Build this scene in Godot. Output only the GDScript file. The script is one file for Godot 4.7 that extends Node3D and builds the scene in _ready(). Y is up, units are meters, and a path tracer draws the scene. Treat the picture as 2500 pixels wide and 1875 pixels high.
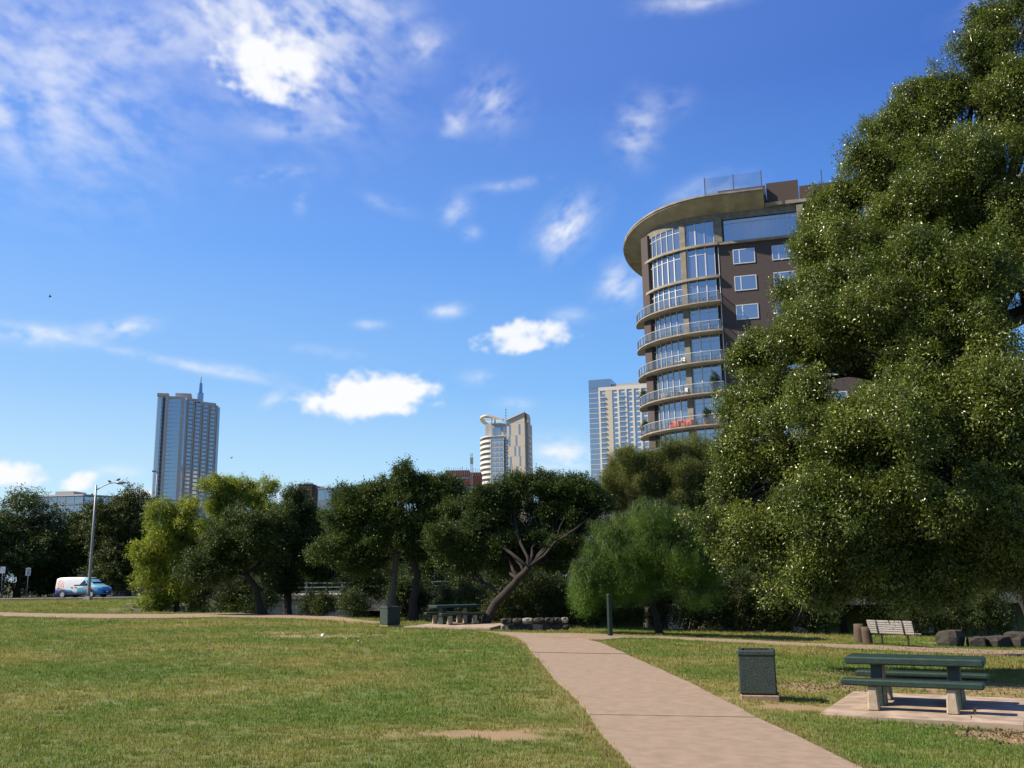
extends Node3D

# ---------------------------------------------------------------- camera numbers (photograph: 2500 x 1875 pixels)
const F := 2357.0
const EYE := Vector3(0, 1.78, 0)
const PITCH := 11.28
const ROLL := -0.72
const K := 0.80  # share of the tabled base colours kept at this exposure
var cam_basis: Basis
var M := {}
var rng := RandomNumberGenerator.new()
var unit_box := BoxMesh.new()
var used := {}
var gnoise := FastNoiseLite.new()

func ray(px: float, py: float) -> Vector3:
	return cam_basis * Vector3((px - 1250.0) / F, -(py - 937.5) / F, -1.0)

func at(px: float, py: float, d: float) -> Vector3:
	var v := ray(px, py)
	return EYE + v * (d / -v.z)

func hit(px: float, py: float) -> Vector3:
	var v := ray(px, py)
	var t := 4.0
	for i in 3000:
		var p := EYE + v * t
		if p.y < height(p.x, p.z):
			return Vector3(p.x, height(p.x, p.z), p.z)
		t += 0.04 if t < 60.0 else 0.2
	return EYE + v * t

func on(x: float, z: float) -> Vector3:
	return Vector3(x, height(x, z), z)

func creek_edge(x: float) -> float:
	return 43.0 + 14.0 * smoothstep(3.0, -22.0, x)

func height(x: float, z: float) -> float:
	var d := maxf(-z, -20.0)
	var dd := 44.0 * tanh(d / 44.0)
	var xx := 26.0 * tanh(x / 26.0)
	var h := -0.0065 * dd - 0.0315 * xx - 0.0185 * sqrt(xx * xx + 4.0) + 0.037
	if absf(x) < 60.0 and d < 70.0:
		h += 0.035 * gnoise.get_noise_2d(x * 1.6, z * 1.6)
	var bank := smoothstep(-26.0, -22.5, x)
	var e := creek_edge(x)
	h -= 2.2 * bank * smoothstep(e, e + 9.0, d) * (1.0 - smoothstep(84.0, 96.0, d))
	var w := smoothstep(68.0, 84.0, d) * (1.0 - smoothstep(-26.0, -22.5, x) * (1.0 - smoothstep(84.0, 96.0, d)))
	return lerpf(h, 0.3, w)

# ---------------------------------------------------------------- naming and labels
func numbered(n: String) -> String:
	if not used.has(n):
		used[n] = 0
		return n
	used[n] += 1
	return "%s_%03d" % [n, used[n]]

func thing(n: String, label: String, category: String, p := Vector3.ZERO, turn := 0.0, group := "") -> Node3D:
	var o := Node3D.new()
	o.name = numbered(n)
	add_child(o)
	o.position = p
	o.rotation.y = turn
	tag(o, label, category, group)
	return o

func tag(o: Node, label: String, category: String, group := "") -> void:
	o.set_meta("label", label)
	o.set_meta("category", category)
	if group != "":
		o.set_meta("group", group)

func mi(parent: Node, n: String, mesh: Mesh, m: Material, tr := Transform3D()) -> MeshInstance3D:
	var o := MeshInstance3D.new()
	o.name = numbered(n) if parent == self else n
	o.mesh = mesh
	o.material_override = m
	o.transform = tr
	parent.add_child(o, true)
	return o

func bx(parent: Node, n: String, m: Material, c: Vector3, s: Vector3, b := Basis()) -> MeshInstance3D:
	return mi(parent, n, unit_box, m, Transform3D(b * Basis.from_scale(s), c))

func stuff(parent: Node, n: String, mesh: Mesh, m: Material, places: Array, tints: PackedColorArray) -> MultiMeshInstance3D:
	var mm := MultiMesh.new()
	mm.transform_format = MultiMesh.TRANSFORM_3D
	mm.use_colors = true
	mm.mesh = mesh
	mm.instance_count = places.size()
	for i in places.size():
		mm.set_instance_transform(i, places[i])
		mm.set_instance_color(i, tints[i])
	var o := MultiMeshInstance3D.new()
	o.name = numbered(n) if parent == self else n
	o.multimesh = mm
	o.material_override = m
	parent.add_child(o, true)
	return o

# ---------------------------------------------------------------- mesh helpers
func begin() -> SurfaceTool:
	var st := SurfaceTool.new()
	st.begin(Mesh.PRIMITIVE_TRIANGLES)
	st.set_smooth_group(-1)
	return st

func tri(st: SurfaceTool, a: Vector3, b: Vector3, c: Vector3) -> void:
	st.add_vertex(a)
	st.add_vertex(c)
	st.add_vertex(b)

func quad(st: SurfaceTool, a: Vector3, b: Vector3, c: Vector3, d: Vector3) -> void:
	tri(st, a, b, c)
	tri(st, a, c, d)

func done(st: SurfaceTool) -> ArrayMesh:
	st.generate_normals()
	return st.commit()

func boxto(st: SurfaceTool, c: Vector3, s: Vector3, b := Basis()) -> void:
	var p := []
	for k in 8:
		p.append(c + b * (Vector3(-0.5 if k & 1 == 0 else 0.5, -0.5 if k & 2 == 0 else 0.5, -0.5 if k & 4 == 0 else 0.5) * s))
	for f in [[4, 5, 7, 6], [1, 0, 2, 3], [5, 1, 3, 7], [0, 4, 6, 2], [6, 7, 3, 2], [0, 1, 5, 4]]:
		quad(st, p[f[0]], p[f[1]], p[f[2]], p[f[3]])

# rings run counter-clockwise seen from the end they run towards
func loft(st: SurfaceTool, rings: Array, cap := true) -> void:
	for k in rings.size() - 1:
		var r0: PackedVector3Array = rings[k]
		var r1: PackedVector3Array = rings[k + 1]
		var n := r0.size()
		for i in n:
			var j := (i + 1) % n
			quad(st, r0[i], r0[j], r1[j], r1[i])
	if cap:
		var a: PackedVector3Array = rings[0]
		var z: PackedVector3Array = rings[-1]
		for i in range(1, a.size() - 1):
			tri(st, a[0], a[i + 1], a[i])
			tri(st, z[0], z[i], z[i + 1])

func circle(c: Vector3, r: float, n: int, rz := -1.0) -> PackedVector3Array:
	var p := PackedVector3Array()
	for i in n:
		var a := TAU * i / n
		p.append(c + Vector3(cos(a) * r, 0, -sin(a) * (r if rz < 0.0 else rz)))
	return p

func rect8(y: float, hx: float, hz: float, c: float) -> PackedVector3Array:
	return PackedVector3Array([Vector3(hx, y, hz - c), Vector3(hx, y, -hz + c), Vector3(hx - c, y, -hz), Vector3(-hx + c, y, -hz), Vector3(-hx, y, -hz + c), Vector3(-hx, y, hz - c), Vector3(-hx + c, y, hz), Vector3(hx - c, y, hz)])

# a block with chamfered edges, base at y0; the top may be another size
func block(s: Vector3, ch: float, top := Vector2.ONE, y0 := 0.0) -> ArrayMesh:
	var st := begin()
	var hx := s.x / 2
	var hz := s.z / 2
	loft(st, [rect8(y0, hx - ch, hz - ch, ch), rect8(y0 + ch, hx, hz, ch), rect8(y0 + s.y - ch, hx * top.x, hz * top.y, ch), rect8(y0 + s.y, hx * top.x - ch, hz * top.y - ch, ch)])
	return done(st)

func tube(st: SurfaceTool, pts: PackedVector3Array, radii: Array, n := 6) -> void:
	var rings := []
	var side := Vector3.RIGHT
	for k in pts.size():
		var t := (pts[mini(k + 1, pts.size() - 1)] - pts[maxi(k - 1, 0)]).normalized()
		side = (side - t * side.dot(t))
		if side.length() < 0.05:
			side = t.cross(Vector3(0.3, 0.2, 0.9))
		side = side.normalized()
		var up := t.cross(side)
		var r := PackedVector3Array()
		for i in n:
			var a := TAU * i / n
			r.append(pts[k] + (side * cos(a) + up * sin(a)) * radii[k])
		rings.append(r)
	loft(st, rings)

func pipe(pts: PackedVector3Array, radii: Array, n := 8) -> ArrayMesh:
	var st := begin()
	st.set_smooth_group(0)
	tube(st, pts, radii, n)
	return done(st)

func plate(poly: PackedVector3Array, thick: float) -> ArrayMesh:
	# a flat sheet of that outline (counter-clockwise from above), its top face in the points given
	var st := begin()
	var low := PackedVector3Array()
	for p in poly:
		low.append(p - Vector3(0, thick, 0))
	loft(st, [low, poly], false)
	var flat := PackedVector2Array()
	for p in poly:
		flat.append(Vector2(p.x, -p.z))
	var ids := Geometry2D.triangulate_polygon(flat)
	for k in range(0, ids.size(), 3):
		var a := poly[ids[k]]
		var b := poly[ids[k + 1]]
		var c := poly[ids[k + 2]]
		if (b - a).cross(c - a).y < 0:
			var s := b
			b = c
			c = s
		tri(st, a, b, c)
		var o := Vector3(0, -thick, 0)
		tri(st, a + o, c + o, b + o)
	return done(st)

# ---------------------------------------------------------------- materials
func noise_tex(freq: float, size: int, lo: Color, hi: Color, seed := 1, oct := 4, normal := false, strength := 4.0, kind := FastNoiseLite.TYPE_SIMPLEX_SMOOTH) -> NoiseTexture2D:
	var n := FastNoiseLite.new()
	n.noise_type = kind
	n.seed = seed
	n.frequency = freq
	n.fractal_octaves = oct
	var t := NoiseTexture2D.new()
	t.width = size
	t.height = size
	t.seamless = true
	t.noise = n
	if normal:
		t.as_normal_map = true
		t.bump_strength = strength
	else:
		var g := Gradient.new()
		g.set_color(0, lo)
		g.set_color(1, hi)
		t.color_ramp = g
	return t

func mat(n: String, c: Color, rough := 0.85, metal := 0.0) -> StandardMaterial3D:
	var m := StandardMaterial3D.new()
	m.resource_name = n
	if metal < 0.5 and c != Color.WHITE:
		c = Color(c.r * K, c.g * K, c.b * K)
	m.albedo_color = c.linear_to_srgb()
	m.roughness = rough
	m.metallic = metal
	M[n] = m
	return m

func grain(m: StandardMaterial3D, t: Texture2D, scale: float, relief: Texture2D = null, cm := 0.3) -> StandardMaterial3D:
	m.albedo_texture = t
	m.uv1_triplanar = true
	m.uv1_world_triplanar = true
	m.uv1_scale = Vector3.ONE * scale
	if relief:
		m.heightmap_enabled = true
		m.heightmap_texture = relief
		m.heightmap_scale = cm
	return m

func leafy(n: String, c: Color, rough: float, back: Color, spec := 0.5) -> StandardMaterial3D:
	var m := mat(n, c, rough)
	m.vertex_color_use_as_albedo = true
	m.backlight_enabled = true
	m.backlight = back.linear_to_srgb()
	m.metallic_specular = spec
	m.cull_mode = BaseMaterial3D.CULL_DISABLED
	return m

func make_materials() -> void:
	var fine := noise_tex(0.09, 512, Color(0.62, 0.62, 0.62), Color(1, 1, 1), 3, 4)
	var coarse := noise_tex(0.012, 512, Color(0.72, 0.70, 0.68), Color(1, 1, 1), 5, 5)
	var speck := noise_tex(0.28, 512, Color(0.46, 0.41, 0.38), Color(1.0, 0.98, 0.95), 9, 3)
	var bump := noise_tex(0.2, 512, Color(0, 0, 0), Color(1, 1, 1), 11, 4)
	var bump2 := noise_tex(0.06, 512, Color(0, 0, 0), Color(1, 1, 1), 12, 4)
	var m := mat("ground", Color(1, 1, 1), 0.95)
	m.vertex_color_use_as_albedo = true
	grain(m, noise_tex(0.11, 1024, Color(0.66, 0.66, 0.6), Color(1, 1, 1), 21, 5), 0.5, bump, 2.0)
	grain(mat("path", Color(0.68, 0.57, 0.445), 0.9), speck, 0.9, bump, 0.25)
	M.path.detail_enabled = true
	M.path.detail_albedo = noise_tex(0.02, 512, Color(0.86, 0.85, 0.84), Color(1, 1, 1), 31, 6)
	M.path.detail_blend_mode = BaseMaterial3D.BLEND_MODE_MUL
	M.path.uv2_triplanar = true
	M.path.uv2_world_triplanar = true
	M.path.uv2_scale = Vector3.ONE * 0.3
	M.path.detail_uv_layer = BaseMaterial3D.DETAIL_UV_2
	grain(mat("gravel", Color(0.57, 0.46, 0.33), 0.95), speck, 0.8, bump, 1.0)
	grain(mat("slab", Color(0.46, 0.36, 0.28), 0.9), coarse, 0.35, bump, 0.2)
	grain(mat("green_concrete", Color(0.016, 0.050, 0.038), 0.5), coarse, 0.8, bump2, 0.35)
	grain(mat("green_stucco", Color(0.017, 0.047, 0.039), 0.6), noise_tex(0.05, 512, Color(0.55, 0.6, 0.6), Color(1, 1, 1), 14, 5), 1.2, noise_tex(0.1, 512, Color(0, 0, 0), Color(1, 1, 1), 15, 4), 1.2)
	grain(mat("tan_concrete", Color(0.50, 0.42, 0.32), 0.9), coarse, 0.9, bump, 0.4)
	grain(mat("plinth", Color(0.40, 0.28, 0.20), 0.95), coarse, 1.4, bump, 0.5)
	grain(mat("green_post", Color(0.015, 0.045, 0.04), 0.5), fine, 1.0)
	grain(mat("silver_wood", Color(0.70, 0.69, 0.68), 0.5), noise_tex(0.03, 256, Color(0.6, 0.6, 0.6), Color(1, 1, 1), 33, 4), 2.0)
	mat("bench_iron", Color(0.09, 0.085, 0.085), 0.5, 0.3)
	grain(mat("stump", Color(0.15, 0.105, 0.08), 0.95), fine, 1.5, bump2, 1.0)
	grain(mat("rock", Color(0.055, 0.050, 0.046), 0.9), coarse, 0.8, bump2, 3.0)
	grain(mat("pale_stone", Color(0.34, 0.30, 0.25), 0.95), coarse, 0.7, bump2, 2.0)
	grain(mat("light_concrete", Color(0.36, 0.33, 0.29), 0.9), coarse, 0.3, bump2, 0.6)
	mat("rail", Color(0.5, 0.5, 0.5), 0.45, 0.4)
	grain(mat("asphalt", Color(0.07, 0.07, 0.07), 0.95), fine, 0.4, bump, 0.5)
	mat("galvanised", Color(0.25, 0.26, 0.27), 0.5, 0.4)
	mat("lamp_glass", Color(0.5, 0.5, 0.45), 0.3)
	grain(mat("bark", Color(0.060, 0.047, 0.038), 0.95), fine, 1.2, bump2, 4.0)
	grain(mat("pale_bark", Color(0.17, 0.145, 0.12), 0.95), fine, 1.2, bump2, 3.0)
	leafy("oak_leaf", Color(1, 1, 1), 0.31, Color(0.5, 0.6, 0.25), 0.5)
	leafy("tree_leaf", Color(1, 1, 1), 0.5, Color(0.55, 0.6, 0.25), 0.4)
	leafy("bright_leaf", Color(1, 1, 1), 0.45, Color(0.75, 0.8, 0.3), 0.5)
	leafy("blade", Color(1, 1, 1), 0.55, Color(0.8, 0.8, 0.5), 0.35)
	leafy("dead_leaf", Color(1, 1, 1), 0.7, Color(0.2, 0.2, 0.1), 0.4)
	# buildings
	grain(mat("brick", Color(0.100, 0.082, 0.084), 0.92), noise_tex(0.05, 512, Color(0.75, 0.72, 0.72), Color(1, 1, 1), 41, 5), 0.25, bump, 1.0)
	grain(mat("cast_concrete", Color(0.40, 0.365, 0.31), 0.9), coarse, 0.12, bump2, 0.5)
	grain(mat("raw_concrete", Color(0.27, 0.26, 0.23), 0.9), coarse, 0.2, bump2, 0.5)
	grain(mat("soffit", Color(0.62, 0.54, 0.44), 0.9), coarse, 0.08)
	mat("window_glass", Color(0.29, 0.34, 0.41), 0.06, 0.85)
	mat("mullion", Color(0.62, 0.64, 0.66), 0.5)
	mat("steel", Color(0.11, 0.11, 0.12), 0.45, 0.4)
	mat("handrail", Color(0.55, 0.56, 0.57), 0.4, 0.4)
	var clear := mat("balcony_glass", Color(0.10, 0.13, 0.15), 0.03)
	clear.albedo_color.a = 0.14
	clear.transparency = BaseMaterial3D.TRANSPARENCY_ALPHA
	mat("rust_panel", Color(0.075, 0.05, 0.042), 0.8)
	mat("tower_white", Color(0.72, 0.70, 0.66), 0.8)
	mat("tower_cream", Color(0.64, 0.57, 0.46), 0.85)
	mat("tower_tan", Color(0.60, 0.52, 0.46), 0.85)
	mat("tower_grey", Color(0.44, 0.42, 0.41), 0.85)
	mat("net_red", Color(0.26, 0.075, 0.06), 0.9)
	mat("hoist", Color(0.42, 0.48, 0.38), 0.7)
	mat("white_plastic", Color(0.8, 0.8, 0.78), 0.5)
	mat("orange_fabric", Color(0.62, 0.13, 0.05), 0.8)
	mat("terracotta", Color(0.50, 0.17, 0.08), 0.85)
	mat("dark_pot", Color(0.12, 0.10, 0.09), 0.8)
	mat("sign_white", Color(0.74, 0.74, 0.72), 0.6)
	mat("sign_black", Color(0.02, 0.02, 0.02), 0.7)
	mat("tyre", Color(0.02, 0.02, 0.02), 0.85)
	mat("wheel_rim", Color(0.42, 0.43, 0.45), 0.35, 0.6)
	mat("car_glass", Color(0.015, 0.02, 0.03), 0.06)
	M.car_glass.metallic_specular = 0.7
	mat("black_plastic", Color(0.025, 0.025, 0.03), 0.6)
	mat("head_lamp", Color(0.6, 0.6, 0.62), 0.1, 0.3)
	mat("litter", Color(0.8, 0.78, 0.74), 0.8)
	mat("feather", Color(0.05, 0.05, 0.055), 0.8)

# ---------------------------------------------------------------- sky
const SUN := Vector3(-0.717, 0.695, 0.05)

func air(el: float, cosg: float) -> Vector3:
	# clear air by elevation (degrees) and nearness to the sun
	var k := clampf((cosg + 0.10) / 0.65, 0.0, 1.0)
	var e := clampf(el, 0.0, 90.0)
	var stops := [0.0, 5.0, 11.0, 19.0, 28.0, 40.0, 90.0]
	var far := [Vector3(0.50, 0.77, 0.98), Vector3(0.46, 0.76, 0.98), Vector3(0.205, 0.49, 0.95), Vector3(0.100, 0.30, 0.80), Vector3(0.046, 0.148, 0.54), Vector3(0.042, 0.125, 0.46), Vector3(0.04, 0.11, 0.40)]
	var near := [Vector3(0.72, 0.90, 1.0), Vector3(0.62, 0.86, 1.0), Vector3(0.36, 0.63, 1.0), Vector3(0.205, 0.455, 0.99), Vector3(0.165, 0.335, 0.87), Vector3(0.14, 0.28, 0.74), Vector3(0.09, 0.19, 0.55)]
	for i in 6:
		if e <= stops[i + 1]:
			var t: float = (e - stops[i]) / (stops[i + 1] - stops[i])
			return (far[i] as Vector3).lerp(far[i + 1], t).lerp((near[i] as Vector3).lerp(near[i + 1], t), k)
	return far[6]

func make_sky() -> Sky:
	var w := 512
	var base := Image.create(w, w / 2, false, Image.FORMAT_RGBF)
	var s := SUN.normalized()
	for y in w / 2:
		var el := 90.0 - (y + 0.5) * 180.0 / (w / 2)
		var ce := cos(deg_to_rad(el))
		for x in w:
			var az := (x + 0.5) / w * TAU
			var dir := Vector3(sin(az) * ce, sin(deg_to_rad(el)), -cos(az) * ce)
			var c := air(el, dir.dot(s))
			if el < 0.0:
				c = Vector3(0.30, 0.34, 0.30)
			base.set_pixel(x, y, Color(c.x, c.y, c.z))
	var W := 4096
	var H := 2048
	base.resize(W, H, Image.INTERPOLATE_BILINEAR)
	var a := base.get_data().to_float32_array()
	var n1 := FastNoiseLite.new()
	n1.frequency = 0.055
	n1.fractal_octaves = 6
	n1.fractal_gain = 0.55
	n1.seed = 4
	var n2 := FastNoiseLite.new()
	n2.frequency = 0.16
	n2.fractal_octaves = 4
	n2.seed = 8
	# px, py (photograph), half-width, half-height, turn, strength, raggedness
	var clouds := []
	for c in [[655, 165, 105, 85, 0.1, 1.0, 0.9], [700, 80, 190, 150, 0.4, 0.60, 1.5], [520, 30, 90, 70, 0.5, 0.55, 1.4], [880, 20, 130, 50, 0.2, 0.35, 1.5], [100, 190, 230, 190, 0.2, 0.34, 1.5], [40, 260, 120, 90, 0.0, 0.40, 1.4], [370, 90, 270, 60, -0.35, 0.32, 1.3],
			[1030, 112, 42, 32, -0.3, 0.55, 1.2], [860, 150, 32, 20, 0.2, 0.35, 1.2], [1200, 250, 55, 60, -0.7, 0.40, 1.4], [1108, 302, 24, 32, 0.3, 0.55, 1.2], [1555, 318, 45, 62, 0.2, 0.42, 1.4], [1640, 250, 40, 30, 0.0, 0.2, 1.4], [1113, 514, 30, 26, -0.5, 0.42, 1.3], [1152, 570, 20, 15, 0, 0.3, 1.2],
			[1384, 556, 74, 40, -0.72, 0.72, 1.1], [1520, 690, 52, 40, -0.4, 0.60, 1.2], [1090, 758, 36, 14, -0.1, 0.75, 1.0], [1283, 826, 104, 40, -0.05, 0.95, 0.9], [905, 972, 150, 58, -0.1, 1.4, 0.6], [288, 803, 66, 17, -0.22, 0.75, 1.1], [80, 815, 85, 20, 0.0, 0.55, 1.3], [370, 872, 290, 9, 0.17, 0.42, 1.0], [560, 905, 90, 14, 0.1, 0.35, 1.2],
			[1170, 922, 36, 15, 0.0, 0.40, 1.1], [668, 973, 26, 13, -0.5, 0.42, 1.1], [35, 1163, 62, 28, 0.0, 1.25, 0.7], [195, 1177, 38, 22, -0.3, 1.05, 0.8], [286, 1152, 38, 12, 0.0, 0.65, 1.0], [1375, 1112, 76, 36, 0.15, 0.85, 1.0], [1310, 1165, 40, 22, 0.0, 0.6, 1.0], [345, 1212, 60, 18, 0.0, 0.8, 0.9], [740, 1215, 60, 20, 0, 0.6, 1.0],
			[720, 318, 90, 18, -0.1, 0.28, 1.5], [820, 290, 60, 14, 0.3, 0.30, 1.4], [680, 430, 80, 16, -0.15, 0.28, 1.5], [740, 490, 16, 26, 0.3, 0.22, 1.4], [1690, 5, 90, 18, 0.0, 0.45, 1.3], [1730, 490, 80, 40, -0.2, 0.55, 1.2], [1395, 770, 45, 16, 0.0, 0.28, 1.3], [905, 793, 30, 10, 0.0, 0.4, 1.2], [1255, 986, 40, 14, 0.0, 0.25, 1.2], [1240, 452, 90, 12, -0.1, 0.22, 1.4], [800, 860, 100, 12, 0.1, 0.15, 1.4], [2480, 20, 90, 40, 0.0, 0.3, 1.4], [950, 500, 60, 14, 0.3, 0.18, 1.4]]:
		var d := ray(c[0], c[1]).normalized()
		clouds.append([fposmod(atan2(d.x, -d.z), TAU), asin(d.y), c[2] / F, c[3] / F, -c[4], c[5], c[6]])
	rng.seed = 77
	for k in 90:  # the same sort of fair-weather cloud round the rest of the sky
		var az := rng.randf_range(0.75, TAU - 0.75)
		var el := deg_to_rad(rng.randf_range(2.0, 55.0))
		var wide := rng.randf_range(0.02, 0.09)
		clouds.append([az, el, wide, wide * rng.randf_range(0.25, 0.8), rng.randf_range(-0.5, 0.5), rng.randf_range(0.25, 1.0), rng.randf_range(0.8, 1.5)])
	for q in clouds:
		var ca: float = q[0]
		var ce: float = q[1]
		var rx: float = q[2]
		var ry: float = q[3]
		var reach := 2.1 * maxf(rx, ry)
		var cosel := cos(ce)
		var x0 := int(floor((ca - reach / cosel) / TAU * W))
		var x1 := int(ceil((ca + reach / cosel) / TAU * W))
		var y0 := maxi(0, int(floor((PI / 2 - ce - reach) / PI * H)))
		var y1 := mini(H / 2 - 1, int(ceil((PI / 2 - ce + reach) / PI * H)))
		var ct := cos(q[4])
		var sn := sin(q[4])
		for y in range(y0, y1 + 1):
			var ve := PI / 2 - (y + 0.5) * PI / H - ce
			for x in range(x0, x1 + 1):
				var ua := ((x + 0.5) * TAU / W - ca) * cosel
				var u := (ua * ct + ve * sn) / rx
				var v := (-ua * sn + ve * ct) / ry
				var r := u * u + v * v
				if r > 4.2:
					continue
				var dens := 0.0
				if q[6] < 0.95:
					# heaped cloud: crisp billows above, a softer flat base
					if v < 0.0:
						r += 0.5 * v * v
					var f := n1.get_noise_2d(ua * 520.0 + ca * 400.0, ve * 700.0 + ce * 300.0)
					dens = smoothstep(0.0, 1.0, (1.0 - r * 0.66 + q[6] * 1.1 * f) * 1.05)
				else:
					# thin cloud: drawn out along its own length, fading away
					var f := n1.get_noise_2d((u * rx * 0.55) * 620.0 + ca * 400.0, (v * ry) * 620.0 + ce * 300.0)
					var g := n2.get_noise_2d((u * rx * 0.5) * 900.0 + ca * 100.0, (v * ry) * 900.0)
					dens = exp(-r * 0.95) * clampf(0.62 + q[6] * 1.05 * f + 0.28 * g, 0.0, 1.25)
				dens = clampf(dens * q[5], 0.0, 1.0)
				if dens <= 0.002:
					continue
				var i := (y * W + posmod(x, W)) * 3
				a[i] = lerpf(a[i], 0.97, dens)
				a[i + 1] = lerpf(a[i + 1], 0.985, dens)
				a[i + 2] = lerpf(a[i + 2], 1.02, dens)
	var im := Image.create_from_data(W, H, false, Image.FORMAT_RGBF, a.to_byte_array())
	var pm := PanoramaSkyMaterial.new()
	pm.panorama = ImageTexture.create_from_image(im)
	var sky := Sky.new()
	sky.sky_material = pm
	return sky

# ---------------------------------------------------------------- ground
# bare patches: photo pixel of the centre, half-sizes in metres, strength
var patches := []

func bare(x: float, z: float) -> float:
	var b := 0.0
	for p in patches:
		var dx: float = (x - p[0]) / p[2]
		var dz: float = (z - p[1]) / p[3]
		var r := dx * dx + dz * dz
		if r < 2.5:
			b = maxf(b, p[4] * smoothstep(1.15, 0.25, r + 0.9 * gnoise.get_noise_2d(x * 9.0 + 31.0, z * 9.0)))
	return b

func dryness(x: float, z: float) -> float:
	return clampf(0.42 + 1.15 * gnoise.get_noise_2d(x * 1.0 + 200.0, z * 1.15) + 0.55 * gnoise.get_noise_2d(x * 5.0, z * 6.0 + 90.0), 0.0, 1.0)

func grass_tint(x: float, z: float) -> Color:
	return K * Color(0.140, 0.228, 0.034).lerp(Color(0.318, 0.298, 0.092), dryness(x, z))

var path_left := PackedVector3Array()
var path_right := PackedVector3Array()

func spread(list: Array, lift: float) -> PackedVector3Array:
	var out := PackedVector3Array()
	for p in list:
		var q := hit(p[0], p[1])
		out.append(Vector3(q.x, height(q.x, q.z) + lift, q.z))
	return out

func smooth_line(p: PackedVector3Array, n: int, lift: float) -> PackedVector3Array:
	var c := Curve3D.new()
	for i in p.size():
		var t := (p[mini(i + 1, p.size() - 1)] - p[maxi(i - 1, 0)]) * 0.18
		c.add_point(p[i], -t, t)
	var out := PackedVector3Array()
	for i in n + 1:
		var q := c.sample_baked(c.get_baked_length() * i / n, true)
		out.append(Vector3(q.x, height(q.x, q.z) + lift, q.z))
	return out

var trails := []

func in_trail(x: float, z: float) -> bool:
	var wob := 0.18 * gnoise.get_noise_2d(x * 7.0, z * 7.0)
	for t in trails:
		if Geometry2D.is_point_in_polygon(Vector2(x, z + wob), t):
			return true
	return false

func note_trail(a: PackedVector3Array, b: PackedVector3Array) -> void:
	var p := PackedVector2Array()
	for v in a:
		p.append(Vector2(v.x, v.z))
	for i in range(b.size() - 1, -1, -1):
		p.append(Vector2(b[i].x, b[i].z))
	trails.append(p)

func in_path(x: float, z: float, grow: float) -> bool:
	for i in path_left.size() - 1:
		var a := path_left[i]
		var b := path_left[i + 1]
		var z0 := maxf(a.z, b.z)
		var z1 := minf(a.z, b.z)
		if z <= z0 and z > z1:
			var t := (z - a.z) / (b.z - a.z)
			var xl := lerpf(a.x, b.x, t)
			# right edge at this depth
			for j in path_right.size() - 1:
				var c := path_right[j]
				var d := path_right[j + 1]
				if z <= maxf(c.z, d.z) and z > minf(c.z, d.z):
					var xr := lerpf(c.x, d.x, (z - c.z) / (d.z - c.z))
					return x > xl - grow and x < xr + grow
	return false

func ribbon(left: PackedVector3Array, right: PackedVector3Array, thick: float, cols := 4) -> ArrayMesh:
	var st := begin()
	st.set_smooth_group(1)
	var n := left.size()
	for i in n - 1:
		for k in cols:
			var s0 := float(k) / cols
			var s1 := float(k + 1) / cols
			quad(st, left[i].lerp(right[i], s0), left[i].lerp(right[i], s1), left[i + 1].lerp(right[i + 1], s1), left[i + 1].lerp(right[i + 1], s0))
	st.set_smooth_group(-1)
	var o := Vector3(0, -thick, 0)
	for i in n - 1:
		quad(st, left[i + 1] + o, left[i] + o, left[i], left[i + 1])
		quad(st, right[i] + o, right[i + 1] + o, right[i + 1], right[i])
	quad(st, left[0] + o, right[0] + o, right[0], left[0])
	quad(st, right[n - 1] + o, left[n - 1] + o, left[n - 1], right[n - 1])
	return done(st)

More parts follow.
